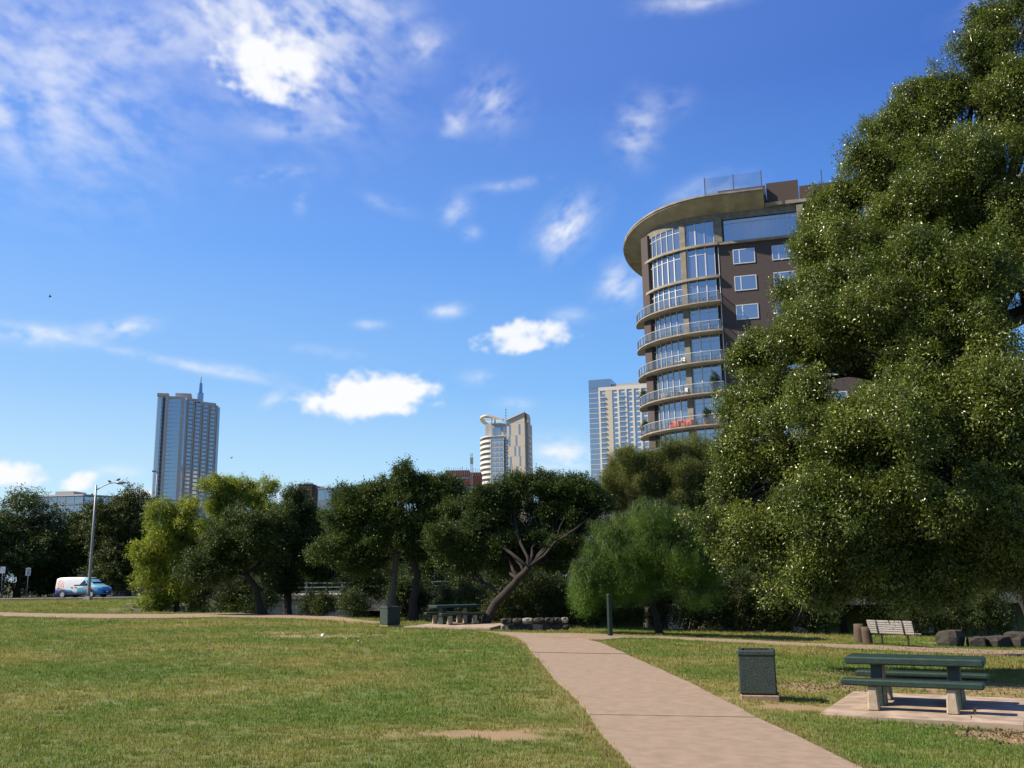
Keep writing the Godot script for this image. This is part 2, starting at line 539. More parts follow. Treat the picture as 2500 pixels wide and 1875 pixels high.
func make_ground() -> void:
	for p in [[1190, 1797, 1.15, 0.42, 0.95], [1330, 1782, 0.8, 0.3, 0.6], [790, 1553, 2.6, 1.3, 0.75], [690, 1545, 1.8, 1.0, 0.6], [1140, 1590, 1.2, 0.6, 0.4], [1905, 1728, 0.75, 0.42, 1.0], [1990, 1728, 0.9, 0.45, 1.0], [1790, 1705, 0.5, 0.4, 0.8], [2010, 1680, 1.3, 0.9, 0.75], [2150, 1650, 2.2, 0.8, 0.6],
			[2420, 1690, 3.0, 3.2, 0.75], [2350, 1590, 3.4, 0.9, 0.9], [2480, 1600, 3.0, 1.2, 0.9], [2270, 1570, 2.0, 0.6, 0.7], [2490, 1800, 0.9, 0.8, 0.9], [440, 1770, 0.7, 0.4, 0.35], [960, 1800, 0.6, 0.3, 0.5], [300, 1492, 5.0, 2.6, 0.35]]:
		var q := hit(p[0], p[1])
		patches.append([q.x, q.z, p[2], p[3], p[4]])
	var xs := []
	var zs := []
	for v in [-2600.0, -1400.0, -800.0, -450.0, -280.0, -180.0, -130.0, -100.0, -80.0, -70.0, -62.0, -55.0, -49.0, -44.0, -40.0, -37.0, -34.0]:
		xs.append(v)
	var x := -32.0
	while x < 32.0:
		xs.append(x)
		x += 0.3
	for v in [32.0, 34.0, 37.0, 41.0, 46.0, 52.0, 60.0, 70.0, 85.0, 110.0, 160.0, 260.0, 450.0, 800.0, 1400.0, 2600.0]:
		xs.append(v)
	for v in [400.0, 150.0, 60.0, 25.0, 10.0, 2.0, -3.0]:
		zs.append(v)
	var z := -6.0
	while z > -60.0:
		zs.append(z)
		z -= 0.3 if z > -36.0 else 0.5
	for v in [60.0, 62.0, 64.0, 66.0, 68.0, 70.0, 72.0, 74.0, 76.0, 78.0, 80.0, 82.0, 84.0, 86.0, 88.0, 90.0, 93.0, 96.0, 100.0, 110.0, 130.0, 170.0, 240.0, 360.0, 600.0, 1000.0, 1700.0, 3200.0]:
		zs.append(-v)
	var nx := xs.size()
	var nz := zs.size()
	var V := PackedVector3Array()
	var C := PackedColorArray()
	for j in nz:
		for i in nx:
			var gx: float = xs[i]
			var gz: float = zs[j]
			V.append(on(gx, gz))
			var c := grass_tint(gx, gz) * 0.95
			if absf(gx) < 33.0 and gz > -60.0:
				c = c.lerp(Color(0.38, 0.255, 0.15), bare(gx, gz))
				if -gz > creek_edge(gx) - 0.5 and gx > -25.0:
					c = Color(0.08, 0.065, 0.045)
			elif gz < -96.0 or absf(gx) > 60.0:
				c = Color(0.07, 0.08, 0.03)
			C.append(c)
	var I := PackedInt32Array()
	var N := PackedVector3Array()
	N.resize(V.size())
	for j in nz - 1:
		for i in nx - 1:
			var a := j * nx + i
			I.append_array([a, a + nx, a + 1, a + 1, a + nx, a + nx + 1])
	for j in nz:
		for i in nx:
			var p := V[j * nx + i]
			var ex := V[j * nx + mini(i + 1, nx - 1)] - V[j * nx + maxi(i - 1, 0)]
			var ez := V[maxi(j - 1, 0) * nx + i] - V[mini(j + 1, nz - 1) * nx + i]
			N[j * nx + i] = ez.cross(ex).normalized()
	var arr := []
	arr.resize(Mesh.ARRAY_MAX)
	arr[Mesh.ARRAY_VERTEX] = V
	arr[Mesh.ARRAY_NORMAL] = N
	arr[Mesh.ARRAY_COLOR] = C
	arr[Mesh.ARRAY_INDEX] = I
	var me := ArrayMesh.new()
	me.add_surface_from_arrays(Mesh.PRIMITIVE_TRIANGLES, arr)
	var g := mi(self, "ground", me, M.ground)
	g.set_meta("kind", "structure")

	# the concrete footpath, in slabs parted by joints
	var L := spread([[1640, 1985], [1540, 1875], [1470, 1797], [1424, 1729], [1345, 1650], [1300, 1594], [1268, 1562], [1235, 1548]], 0.0)
	var R := spread([[2290, 1985], [2092, 1875], [1922, 1791], [1786, 1723], [1628, 1644], [1503, 1588], [1445, 1566], [1390, 1551]], 0.0)
	path_left = smooth_line(L, 60, 0.0)
	path_right = smooth_line(R, 60, 0.0)
	var path := Node3D.new()
	path.name = "footpath"
	add_child(path)
	path.set_meta("kind", "structure")
	var cuts := [0, 13, 24, 40, 52, 60]
	for k in 5:
		var l := PackedVector3Array()
		var r := PackedVector3Array()
		for i in range(cuts[k], cuts[k + 1] + 1):
			var lift: float = 0.028 + [0.0, 0.004, 0.0, 0.010, 0.003][k]
			var pl := path_left[i]
			var pr := path_right[i]
			if i == cuts[k] and k > 0:
				pl = pl.lerp(path_left[i + 1], 0.03)
				pr = pr.lerp(path_right[i + 1], 0.03)
			pl.y = height(pl.x, pl.z) + lift
			pr.y = height(pr.x, pr.z) + lift
			# the edge crumbles a little
			pl.x += 0.03 * gnoise.get_noise_2d(pl.z * 40.0, 5.0)
			pr.x += 0.03 * gnoise.get_noise_2d(pr.z * 40.0, 55.0)
			l.append(pl)
			r.append(pr)
		mi(path, "slab", ribbon(l, r, 0.12, 6), M.path)

	# the gravel trail that crosses behind it
	var tl := spread([[-500, 1502], [0, 1506], [300, 1511], [560, 1509], [760, 1513], [880, 1521], [975, 1527]], 0.0)
	var tr := spread([[-500, 1495], [0, 1497], [300, 1501], [560, 1499], [760, 1504], [880, 1515], [975, 1525]], 0.0)
	note_trail(smooth_line(tl, 40, 0.0), smooth_line(tr, 40, 0.0))
	mi(self, "gravel_trail", ribbon(smooth_line(tl, 90, 0.045), smooth_line(tr, 90, 0.045), 0.12, 3), M.gravel).set_meta("kind", "structure")
	tl = spread([[1225, 1552], [1330, 1560], [1452, 1564], [1560, 1559], [1800, 1570], [2050, 1583], [2350, 1597], [2600, 1604]], 0.0)
	tr = spread([[1175, 1541], [1290, 1546], [1400, 1547], [1540, 1553], [1790, 1562], [2050, 1574], [2350, 1585], [2600, 1592]], 0.0)
	note_trail(smooth_line(tl, 40, 0.0), smooth_line(tr, 40, 0.0))
	mi(self, "gravel_trail", ribbon(smooth_line(tl, 90, 0.022), smooth_line(tr, 90, 0.022), 0.12, 3), M.gravel).set_meta("kind", "structure")

func tuft(n: int, r: float, h: float, seed: int) -> ArrayMesh:
	var q := RandomNumberGenerator.new()
	q.seed = seed
	var V := PackedVector3Array()
	var N := PackedVector3Array()
	var C := PackedColorArray()
	for k in n:
		var a := q.randf() * TAU
		var b := Vector3(cos(a), 0, sin(a)) * r * sqrt(q.randf())
		var f := q.randf() * TAU
		var lean := Vector3(cos(f), 0, sin(f)) * q.randf_range(0.25, 1.3)
		var hh := h * q.randf_range(0.55, 1.15)
		var tip := b + (Vector3.UP + lean).normalized() * hh
		var side := lean.cross(Vector3.UP).normalized() * h * 0.085
		var nn := side.cross(tip - b).normalized()
		if nn.y > 0:
			V.append_array([b - side, tip, b + side])
		else:
			nn = -nn
			V.append_array([b + side, tip, b - side])
		N.append_array([nn, nn, nn])
		var v := q.randf_range(0.8, 1.25)
		var c := Color(v, v * q.randf_range(0.92, 1.06), v * q.randf_range(0.8, 1.1))
		C.append_array([c, c, c])
	var arr := []
	arr.resize(Mesh.ARRAY_MAX)
	arr[Mesh.ARRAY_VERTEX] = V
	arr[Mesh.ARRAY_NORMAL] = N
	arr[Mesh.ARRAY_COLOR] = C
	var me := ArrayMesh.new()
	me.add_surface_from_arrays(Mesh.PRIMITIVE_TRIANGLES, arr)
	return me

var keep_out := []  # [centre, half-size u, half-size w, axis angle]: slabs and plinths where no grass grows

func covered(x: float, z: float) -> bool:
	for k in keep_out:
		var v: Vector3 = Vector3(x, 0, z) - k[0]
		v.y = 0
		var u := Vector3(cos(k[3]), 0, sin(k[3]))
		if absf(v.dot(u)) < k[1] and absf(v.dot(Vector3(-u.z, 0, u.x))) < k[2]:
			return true
	return false

func make_grass() -> void:
	rng.seed = 5
	var places := []
	var tints := PackedColorArray()
	for band in [[6.5, 14.0, 260.0, 0.8], [14.0, 24.0, 110.0, 1.0], [24.0, 40.0, 42.0, 1.35], [40.0, 60.0, 17.0, 1.8], [60.0, 84.0, 10.0, 2.3]]:
		var d0: float = band[0]
		var d1: float = band[1]
		var half := 0.60 * d1 + 3.0
		var n := int((d1 - d0) * half * 2.0 * band[2])
		for k in n:
			var d := rng.randf_range(d0, d1)
			var x := rng.randf_range(-half, half)
			if absf(x) > 0.62 * d + 3.0 or (d > 60.0 and x > -20.0):
				continue
			var z := -d
			if d > creek_edge(x) - 0.3 and x > -24.0:
				continue
			var bb := bare(x, z)
			if bb > 0.25 and rng.randf() < bb * 1.15:
				continue
			if in_path(x, z, -0.01) or covered(x, z) or in_trail(x, z):
				continue
			var edge := in_path(x, z, 0.22)
			var s: float = band[3] * rng.randf_range(0.7, 1.25)
			var b := Basis(Vector3.UP, rng.randf() * TAU).scaled(Vector3(s, s * rng.randf_range(0.7, 1.2), s))
			places.append(Transform3D(b, on(x, z) - Vector3(0, 0.004, 0)))
			var c := grass_tint(x, z) * rng.randf_range(0.8, 1.2)
			if edge:
				c = c.lerp(Color(0.29, 0.235, 0.105), rng.randf_range(0.1, 0.95))
			elif rng.randf() < 0.06:
				c = c.lerp(Color(0.30, 0.26, 0.14), 0.8)
			tints.append(c)
	var o := stuff(self, "grass", tuft(16, 0.085, 0.062, 3), M.blade, places, tints)
	o.set_meta("kind", "stuff")
	tag(o, "short mown green and straw coloured grass of the park lawn", "grass")
	# fallen leaves under the big oak and round the table
	places = []
	tints = PackedColorArray()
	for k in 4200:
		var p: Array = [[2010, 1680, 1.6, 1.2], [2150, 1648, 2.6, 1.0], [2420, 1690, 3.4, 3.2], [2350, 1590, 3.6, 1.2], [2480, 1600, 3.0, 1.6], [2100, 1600, 5.0, 1.2], [2490, 1800, 1.0, 0.9], [2300, 1600, 4.0, 1.5]][rng.randi() % 8]
		var q := hit(p[0], p[1])
		var x: float = q.x + rng.randfn(0.0, 0.5) * p[2]
		var z: float = q.z + rng.randfn(0.0, 0.5) * p[3]
		if in_path(x, z, 0.0) or (covered(x, z) and rng.randf() < 0.93):
			continue
		var b := Basis(Vector3.UP, rng.randf() * TAU) * Basis(Vector3.RIGHT, rng.randf_range(-0.3, 0.3)) * Basis.from_scale(Vector3.ONE * rng.randf_range(0.5, 1.1))
		places.append(Transform3D(b, on(x, z) + Vector3(0, 0.008 + 0.014 * rng.randf() + (0.1 if covered(x, z) else 0.0), 0)))
		tints.append(Color(0.16, 0.10, 0.06).lerp(Color(0.36, 0.25, 0.15), rng.randf()) * rng.randf_range(0.4, 0.9))
	o = stuff(self, "fallen_leaves", spray(1, 3, Vector3(0.05, 0.0, 0.05), 0.055, 0.026, 0.0, 0.15, 0), M.dead_leaf, places, tints)
	o.set_meta("kind", "stuff")
	tag(o, "dry brown fallen oak leaves scattered on the ground", "leaves")

# ---------------------------------------------------------------- trees
# a spray of leaves on short twigs. hang > 0 lets them droop
func spray(seed: int, n: int, size: Vector3, length: float, width: float, hang: float, vary: float, twigs := 5) -> ArrayMesh:
	var q := RandomNumberGenerator.new()
	q.seed = seed
	var V := PackedVector3Array()
	var N := PackedVector3Array()
	var C := PackedColorArray()
	var tips := []
	for k in maxi(twigs, 1):
		var t := Vector3(q.randfn(), q.randfn() + 0.2, q.randfn()).normalized() * size
		t.y -= hang * size.x * 0.8
		tips.append(t)
		if twigs > 0:
			var s := t.cross(Vector3(0.3, 1, 0.2)).normalized() * 0.005
			var nn := s.cross(t).normalized()
			V.append_array([-s, t, s])
			N.append_array([nn, nn, nn])
			var wc := Color(0.11, 0.085, 0.06)
			C.append_array([wc, wc, wc])
	for k in n:
		var tip: Vector3 = tips[k % tips.size()]
		var f := q.randf_range(0.25, 1.05)
		var b := tip * f + Vector3(q.randfn(), q.randfn(), q.randfn()) * size * 0.16
		if hang > 0.0:
			b.y -= hang * f * f * size.x * 0.6
		var dir := (tip.normalized() * 0.7 + Vector3(q.randfn(), q.randfn() * 0.8 - hang, q.randfn()) * 0.75).normalized()
		var side := dir.cross(Vector3(q.randfn() * 0.5, 1.0, q.randfn() * 0.5)).normalized()
		var up := side.cross(dir).normalized()
		var l := length * q.randf_range(0.7, 1.2)
		var w := width * q.randf_range(0.8, 1.15) * 0.5
		var mid := b + dir * l * 0.45 - up * w * 0.35
		var end := b + dir * l - up * l * 0.10
		var p1 := mid + side * w + up * w * 0.45
		var p2 := mid - side * w + up * w * 0.45
		var v := 1.0 + q.randf_range(-vary, vary)
		var c := Color(v * (1.0 + q.randf_range(-0.2, 0.25)), v, v * (1.0 + q.randf_range(-0.15, 0.15)))
		for t in [[b, p1, end], [b, end, p2]]:
			var nn: Vector3 = ((t[2] - t[0]) as Vector3).cross(t[1] - t[0]).normalized()
			V.append_array(t)
			N.append_array([nn, nn, nn])
			C.append_array([c, c, c])
	var arr := []
	arr.resize(Mesh.ARRAY_MAX)
	arr[Mesh.ARRAY_VERTEX] = V
	arr[Mesh.ARRAY_NORMAL] = N
	arr[Mesh.ARRAY_COLOR] = C
	var me := ArrayMesh.new()
	me.add_surface_from_arrays(Mesh.PRIMITIVE_TRIANGLES, arr)
	return me

var vnoise := FastNoiseLite.new()

# each lobe breaks up into uneven clumps of leaves
func clumps(lobes: Array, n: int, size: float) -> Array:
	var out := []
	for l in lobes:
		var c: Vector3 = l[0]
		var r: Vector3 = l[1]
		for k in n:
			var d := Vector3(rng.randfn(), rng.randfn() * 0.9 + 0.1, rng.randfn()).normalized()
			var f := rng.randf_range(0.35, 0.95)
			var s := size * rng.randf_range(0.6, 1.35)
			out.append([c + d * r * f, Vector3(r.x * s * rng.randf_range(0.75, 1.2), r.y * s * rng.randf_range(0.75, 1.25), r.z * s * rng.randf_range(0.75, 1.2)), c])
	return out

# lobes: [centre, radii]. Sprays gather in the outer part of each lobe, thinned by noise so that gaps stay open.
func crown(parent: Node3D, mesh: Mesh, m: Material, lobes: Array, count: int, tint: Color, tint2: Color, scale: float, ragged: float, gap: float, upright := false, inner := 0.45) -> void:
	var total := 0.0
	var cum := []
	for l in lobes:
		var r: Vector3 = l[1]
		total += (r.x * r.y + r.y * r.z + r.x * r.z)
		cum.append(total)
	var places := []
	var tints := PackedColorArray()
	var tries := 0
	while places.size() < count and tries < count * 4:
		tries += 1
		var pick := rng.randf() * total
		var k := 0
		while cum[k] < pick:
			k += 1
		var d := Vector3(rng.randfn(), rng.randfn(), rng.randfn()).normalized()
		var c: Vector3 = lobes[k][0]
		var r: Vector3 = lobes[k][1]
		var f := lerpf(inner, 1.0, sqrt(rng.randf()))
		var p := c + d * r * f
		var shoot := 0.0
		if rng.randf() < 0.2:
			# a leafy shoot that stands out of the clump: one of a few fixed directions per clump
			var h := float(hash(k * 7 + rng.randi() % 4) % 10007)
			var od: Vector3 = (Vector3(sin(h * 1.3), 0.35 + 0.7 * cos(h * 2.1), sin(h * 3.7)).normalized() + (c - (lobes[k][2] if lobes[k].size() > 2 else c - Vector3.UP)).normalized() * 0.8).normalized()
			shoot = rng.randf()
			p = c + od * r * (0.75 + shoot * 0.75) + d * 0.10 * r.x * (1.0 - shoot * 0.6)
		var n := vnoise.get_noise_3d(p.x * 6.0, p.y * 6.0, p.z * 6.0)
		if n < -0.35 + gap * f:
			continue
		p += d * (n * ragged * r.x)
		if rng.randf() < 0.05:
			p += d * ragged * r.x * rng.randf() * 0.7
		if p.y < height(p.x, p.z) + 0.15:
			continue
		var s := scale * rng.randf_range(0.7, 1.3) * (1.0 - 0.45 * shoot)
		var b: Basis
		if upright:
			b = Basis(Vector3.UP, rng.randf() * TAU) * Basis(Vector3.RIGHT, rng.randf_range(-0.35, 0.35))
		else:
			b = Basis(Vector3.UP, rng.randf() * TAU) * Basis(Vector3.RIGHT, rng.randf_range(-0.9, 0.9)) * Basis(Vector3.BACK, rng.randf_range(-0.9, 0.9))
		places.append(Transform3D(b * Basis.from_scale(Vector3.ONE * s), p - parent.position))
		var mix := clampf(0.5 + 1.1 * vnoise.get_noise_3d(c.x * 9.0 + p.x * 2.0, p.y * 2.5 + k * 17.0, c.z * 9.0) + rng.randf_range(-0.35, 0.35), 0.0, 1.0)
		tints.append(tint.lerp(tint2, mix) * rng.randf_range(0.85, 1.15) * K)
	stuff(parent, "crown", mesh, m, places, tints).set_meta("kind", "stuff")

func bend(a: Vector3, b: Vector3, sag: float, n := 5) -> PackedVector3Array:
	var p := PackedVector3Array()
	var side := Vector3(rng.randfn(), rng.randfn() * 0.4, rng.randfn()) * (b - a).length() * sag
	for i in n + 1:
		var t := float(i) / n
		p.append(a.lerp(b, t) + side * sin(PI * t) + Vector3(rng.randfn(), rng.randfn(), rng.randfn()) * (b - a).length() * 0.02 * (1.0 if i > 0 and i < n else 0.0))
	return p

func taper(r0: float, r1: float, n := 5) -> Array:
	var a := []
	for i in n + 1:
		a.append(lerpf(r0, r1, float(i) / n))
	return a

# trunk stations (world) and radii; limbs run from the upper trunk to each lobe and split inside it
func limbs(parent: Node3D, trunk: PackedVector3Array, r0: float, lobes: Array, m: Material, tufts: Array, per: int) -> void:
	var st := begin()
	st.set_smooth_group(0)
	var o := parent.position
	var n := trunk.size() - 1
	var tp := PackedVector3Array()
	var rad := []
	# a root flare
	tp.append(trunk[0] - o - Vector3(0, 0.25, 0))
	rad.append(r0 * 1.55)
	for i in n + 1:
		tp.append(trunk[i] - o)
		rad.append(r0 * (1.22 if i == 0 else lerpf(1.0, 0.62, float(i) / n)))
	tube(st, tp, rad, 9)
	var which := -1
	for l in lobes:
		which += 1
		var c: Vector3 = l[0]
		var rr: Vector3 = l[1]
		var best := n
		for i in range(int(n * 0.5), n + 1):
			if trunk[i].y < c.y - 0.3 * rr.y and (trunk[i] - c).length() < (trunk[best] - c).length() * 1.02:
				best = i
		var s := trunk[best]
		var target := c - Vector3(0, rr.y * 0.25, 0)
		var lr := r0 * clampf(0.30 + rr.x * 0.06, 0.3, 0.5)
		var p := bend(s - o, target - o, clampf(0.35 / maxf(0.1, (target - s).length()), 0.02, 0.10))
		tube(st, p, taper(lr, lr * 0.45), 7)
		for k in per:
			var from := p[2 + (k % 4)]
			var goal := (tufts[which * per + k][0] as Vector3) - o
			var q := bend(from, from.lerp(goal, 0.9), 0.09, 4)
			tube(st, q, taper(lr * 0.40, lr * 0.10, 4), 5)
	mi(parent, "trunk", done(st), m)

func lobe(px: float, py: float, rx: float, ry: float, d: float, deep := 1.0) -> Array:
	return [at(px, py, d), Vector3(rx * d / F, ry * d / F, 0.5 * (rx + ry) * d / F * deep)]

func make_tree(n: String, label: String, base: Vector3, trunk: Array, r0: float, lobes: Array, mesh: Mesh, m: Material, count: int, c1: Color, c2: Color, scale: float, o := {}) -> Node3D:
	var t := thing(n, label, "tree", base, 0.0, o.get("group", ""))
	var line := PackedVector3Array([base])
	for p in trunk:
		line.append(p)
	# finer stations with a slight wander
	var fine := PackedVector3Array()
	for i in line.size() - 1:
		for k in 3:
			var f := k / 3.0
			fine.append(line[i].lerp(line[i + 1], f) + (Vector3(rng.randfn(), 0, rng.randfn()) * r0 * 0.14 if i + k > 0 else Vector3.ZERO))
	fine.append(line[-1])
	var per: int = o.get("clumps", 8)
	var tufts := clumps(lobes, per, o.get("clump", 0.52))
	limbs(t, fine, r0, lobes, o.get("bark", M.bark), tufts, per)
	crown(t, mesh, m, tufts, count, c1, c2, scale, o.get("ragged", 0.35), o.get("gap", 0.12), o.get("upright", false), o.get("inner", 0.2))
	return t

func make_trees() -> void:
	vnoise.seed = 19
	vnoise.frequency = 0.09
	vnoise.fractal_octaves = 3
	rng.seed = 101
	var oak := spray(2, 32, Vector3(0.34, 0.26, 0.34), 0.072, 0.034, 0.1, 0.35, 6)
	var wide := spray(3, 34, Vector3(0.42, 0.34, 0.42), 0.10, 0.052, 0.05, 0.3, 6)
	var far := spray(4, 30, Vector3(0.62, 0.5, 0.62), 0.18, 0.10, 0.05, 0.3, 5)
	var pecan := spray(5, 36, Vector3(0.46, 0.32, 0.46), 0.15, 0.05, 0.35, 0.25, 7)
	var narrow := spray(6, 60, Vector3(0.34, 0.50, 0.34), 0.10, 0.018, 0.2, 0.25, 8)
	var feather := spray(7, 110, Vector3(0.30, 0.22, 0.30), 0.045, 0.013, 1.5, 0.22, 7)
	var dk1 := Color(0.040, 0.076, 0.014)
	var dk2 := Color(0.090, 0.130, 0.026)

	# --- across the road, behind the van
	var far_set := [
		["broad dark oak behind the speed limit sign across the road", [[25, 1290, 90, 75], [-60, 1310, 90, 90], [60, 1370, 90, 75], [-10, 1400, 90, 70]], [40, 1468], 100.0],
		["dark rounded oak rising behind the rear of the van", [[165, 1300, 75, 60], [195, 1370, 75, 70], [120, 1395, 60, 60], [150, 1420, 70, 50]], [160, 1465], 103.0],
		["olive green oak standing behind the lamp post", [[285, 1280, 60, 60], [325, 1250, 45, 42], [270, 1350, 60, 70], [335, 1330, 60, 70], [300, 1410, 60, 55]], [300, 1465], 98.0],
	]
	for f in far_set:
		var ls := []
		for l in f[1]:
			ls.append(lobe(l[0], l[1], l[2], l[3], f[3]))
		var b := at(f[2][0], f[2][1], f[3])
		b.y = height(b.x, b.z)
		make_tree("oak_tree", f[0], b, [b + Vector3(0.3, 2.0, 0), b + Vector3(0, 4.5, 0.2)], 0.35, ls, far, M.tree_leaf, 3800, dk1, dk2 if f[3] != 98.0 else Color(0.120, 0.130, 0.040), 1.1, {"ragged": 0.4})
	# --- the wood on the far bank behind the bridge, seen as a dark back row
	var row := 0
	for f in [[430, 1330, 100.0], [560, 1330, 104.0], [700, 1350, 98.0], [830, 1350, 103.0], [960, 1340, 99.0], [1090, 1340, 104.0], [1220, 1345, 98.0], [1350, 1340, 103.0], [1480, 1330, 99.0], [1610, 1320, 104.0], [1740, 1310, 100.0], [1880, 1300, 98.0]]:
		var b := at(f[0], 1460, f[2])
		b.y = height(b.x, b.z)
		var ls := [lobe(f[0] - 35, f[1] + 20, 62, 60, f[2]), lobe(f[0] + 40, f[1] + 10, 62, 62, f[2]), lobe(f[0], f[1] + 75, 85, 55, f[2]), lobe(f[0] + 5, f[1] - 25, 50, 45, f[2])]
		make_tree("bank_tree", "dark leafy tree in the row on the far bank behind the bridge", b, [b + Vector3(0, 2.0, 0), b + Vector3(0.2, 4.0, 0)], 0.28, ls, far, M.tree_leaf, 1500, dk1, dk2, 1.2, {"group": "dark trees on the far bank behind the bridge"})
		row += 1
	# --- bright yellow-green trees near the bridge end
	var b4 := at(432, 1497, 58.0)
	b4.y = height(b4.x, b4.z)
	var l4 := []
	for l in [[395, 1268, 50, 42], [440, 1275, 45, 45], [385, 1335, 55, 50], [440, 1340, 60, 55], [500, 1300, 40, 45], [405, 1400, 60, 48], [365, 1440, 48, 42], [440, 1430, 45, 40]]:
		l4.append(lobe(l[0], l[1], l[2], l[3], 58.0))
	make_tree("pecan_tree", "bright yellow-green broad-leaved tree at the end of the bridge", b4, [b4 + Vector3(-0.2, 1.8, 0), b4 + Vector3(-0.1, 3.6, 0)], 0.16, l4, pecan, M.bright_leaf, 3000, Color(0.21, 0.29, 0.022), Color(0.38, 0.42, 0.038), 0.9, {"ragged": 0.45, "gap": 0.2})
	var b5 := at(640, 1500, 64.0)
	b5.y = height(b5.x, b5.z)
	var l5 := []
	for l in [[545, 1190, 42, 30], [600, 1182, 45, 28], [640, 1205, 34, 30], [525, 1230, 36, 32], [590, 1228, 46, 24], [560, 1270, 50, 30], [650, 1260, 40, 40]]:
		l5.append(lobe(l[0], l[1], l[2], l[3], 64.0))
	make_tree("pecan_tree", "tall open yellow-green tree rising above the dark oaks", b5, [b5 + Vector3(0.2, 3.0, 0), b5 + Vector3(-0.6, 5.6, 0)], 0.2, l5, pecan, M.bright_leaf, 1900, Color(0.20, 0.27, 0.022), Color(0.36, 0.40, 0.038), 0.9, {"ragged": 0.4, "gap": 0.28})
	# --- dark oaks on the near bank
	var b6 := at(640, 1502, 52.0)
	b6.y = height(b6.x, b6.z)
	var l6 := []
	for l in [[560, 1330, 62, 60], [620, 1290, 58, 55], [540, 1385, 60, 45], [630, 1370, 65, 55], [690, 1310, 40, 60], [480, 1410, 40, 35]]:
		l6.append(lobe(l[0], l[1], l[2], l[3], 52.0))
	make_tree("oak_tree", "dark oak with a long low limb in front of the bridge", b6, [at(628, 1440, 52.0), at(600, 1400, 52.0)], 0.22, l6, wide, M.tree_leaf, 2900, dk1, dk2, 1.0, {"ragged": 0.4})
	var b7 := at(702, 1505, 54.0)
	b7.y = height(b7.x, b7.z)
	var l7 := []
	for l in [[720, 1255, 45, 48], [765, 1290, 45, 50], [735, 1340, 65, 55], [700, 1400, 50, 40], [790, 1370, 45, 55]]:
		l7.append(lobe(l[0], l[1], l[2], l[3], 54.0))
	make_tree("oak_tree", "upright dark oak with a straight trunk in front of the bridge", b7, [at(702, 1440, 54.0), at(705, 1380, 54.0)], 0.24, l7, wide, M.tree_leaf, 2700, Color(0.032, 0.062, 0.014), dk2, 1.0, {"ragged": 0.4})
	# --- the pair of oaks behind the far litter bin
	var b8 := at(957, 1500, 44.5)
	b8.y = height(b8.x, b8.z)
	var l8 := []
	for l in [[905, 1185, 52, 46], [862, 1230, 48, 42], [910, 1250, 66, 52], [835, 1290, 56, 50], [900, 1315, 62, 46], [820, 1345, 48, 42], [960, 1260, 50, 50], [870, 1375, 44, 32]]:
		l8.append(lobe(l[0], l[1], l[2], l[3], -b8.z))
	make_tree("oak_tree", "round-headed oak whose slim sunlit trunk stands behind the litter bin", b8, [at(958, 1440, -b8.z), at(963, 1400, -b8.z), at(966, 1345, -b8.z)], 0.19, l8, wide, M.tree_leaf, 6000, Color(0.050, 0.092, 0.016), Color(0.120, 0.165, 0.032), 0.85, {"ragged": 0.42, "gap": 0.16, "bark": M.pale_bark})
	var b9 := hit(1008, 1517)
	var l9 := []
	for l in [[1010, 1180, 46, 36], [1060, 1195, 52, 40], [1025, 1245, 60, 48], [1090, 1245, 52, 46], [1000, 1320, 44, 44], [1060, 1310, 44, 40], [1140, 1235, 36, 36]]:
		l9.append(lobe(l[0], l[1], l[2], l[3], -b9.z))
	make_tree("oak_tree", "forked dark-trunked oak standing beside the far picnic table", b9, [at(1013, 1440, -b9.z), at(1018, 1405, -b9.z), at(1000, 1345, -b9.z)], 0.22, l9, wide, M.tree_leaf, 5400, Color(0.045, 0.082, 0.015), Color(0.105, 0.150, 0.030), 0.82, {"ragged": 0.42, "gap": 0.16})
	# --- the leaning oak behind the far table
	var b10 := at(1178, 1533, 40.2)
	b10.y = height(b10.x, b10.z)
	var l10 := []
	for l in [[1120, 1300, 58, 46], [1180, 1240, 62, 46], [1250, 1215, 62, 42], [1330, 1210, 62, 42], [1410, 1205, 56, 40], [1465, 1235, 40, 40], [1130, 1360, 52, 42], [1230, 1300, 70, 52], [1320, 1290, 76, 56], [1405, 1280, 60, 52], [1250, 1365, 60, 36], [1360, 1350, 60, 40], [1290, 1335, 75, 45], [1215, 1345, 50, 40]]:
		l10.append(lobe(l[0], l[1], l[2], l[3], 41.2))
	make_tree("oak_tree", "wide dark oak with a leaning forked trunk behind the far picnic table", b10, [at(1212, 1470, -b10.z), at(1255, 1425, -b10.z - 0.4), at(1290, 1385, -b10.z - 0.8)], 0.205, l10, wide, M.tree_leaf, 10500, dk1, Color(0.090, 0.135, 0.026), 0.78, {"ragged": 0.42, "gap": 0.12})
	# --- feathery tree
	var b11 := hit(1610, 1548)
	b11.z = -38.0
	b11.x = at(1610, 1540, 38.0).x
	b11.y = height(b11.x, b11.z)
	var l11 := []
	for l in [[1590, 1262, 70, 46], [1640, 1275, 70, 50], [1520, 1310, 62, 48], [1620, 1330, 80, 55], [1460, 1375, 50, 48], [1545, 1380, 70, 50], [1690, 1350, 66, 60], [1430, 1420, 34, 40], [1600, 1405, 70, 40], [1500, 1415, 46, 36], [1700, 1410, 60, 45]]:
		l11.append(lobe(l[0], l[1], l[2], l[3], 37.4))
	make_tree("mesquite_tree", "fine feathery bright green tree with drooping sprays behind the green post", b11, [b11 + Vector3(-0.2, 1.0, 0), b11 + Vector3(-0.4, 2.0, 0)], 0.14, l11, feather, M.bright_leaf, 6500, Color(0.095, 0.205, 0.016), Color(0.175, 0.310, 0.026), 0.9, {"ragged": 0.4, "gap": 0.1, "upright": true, "inner": 0.6})
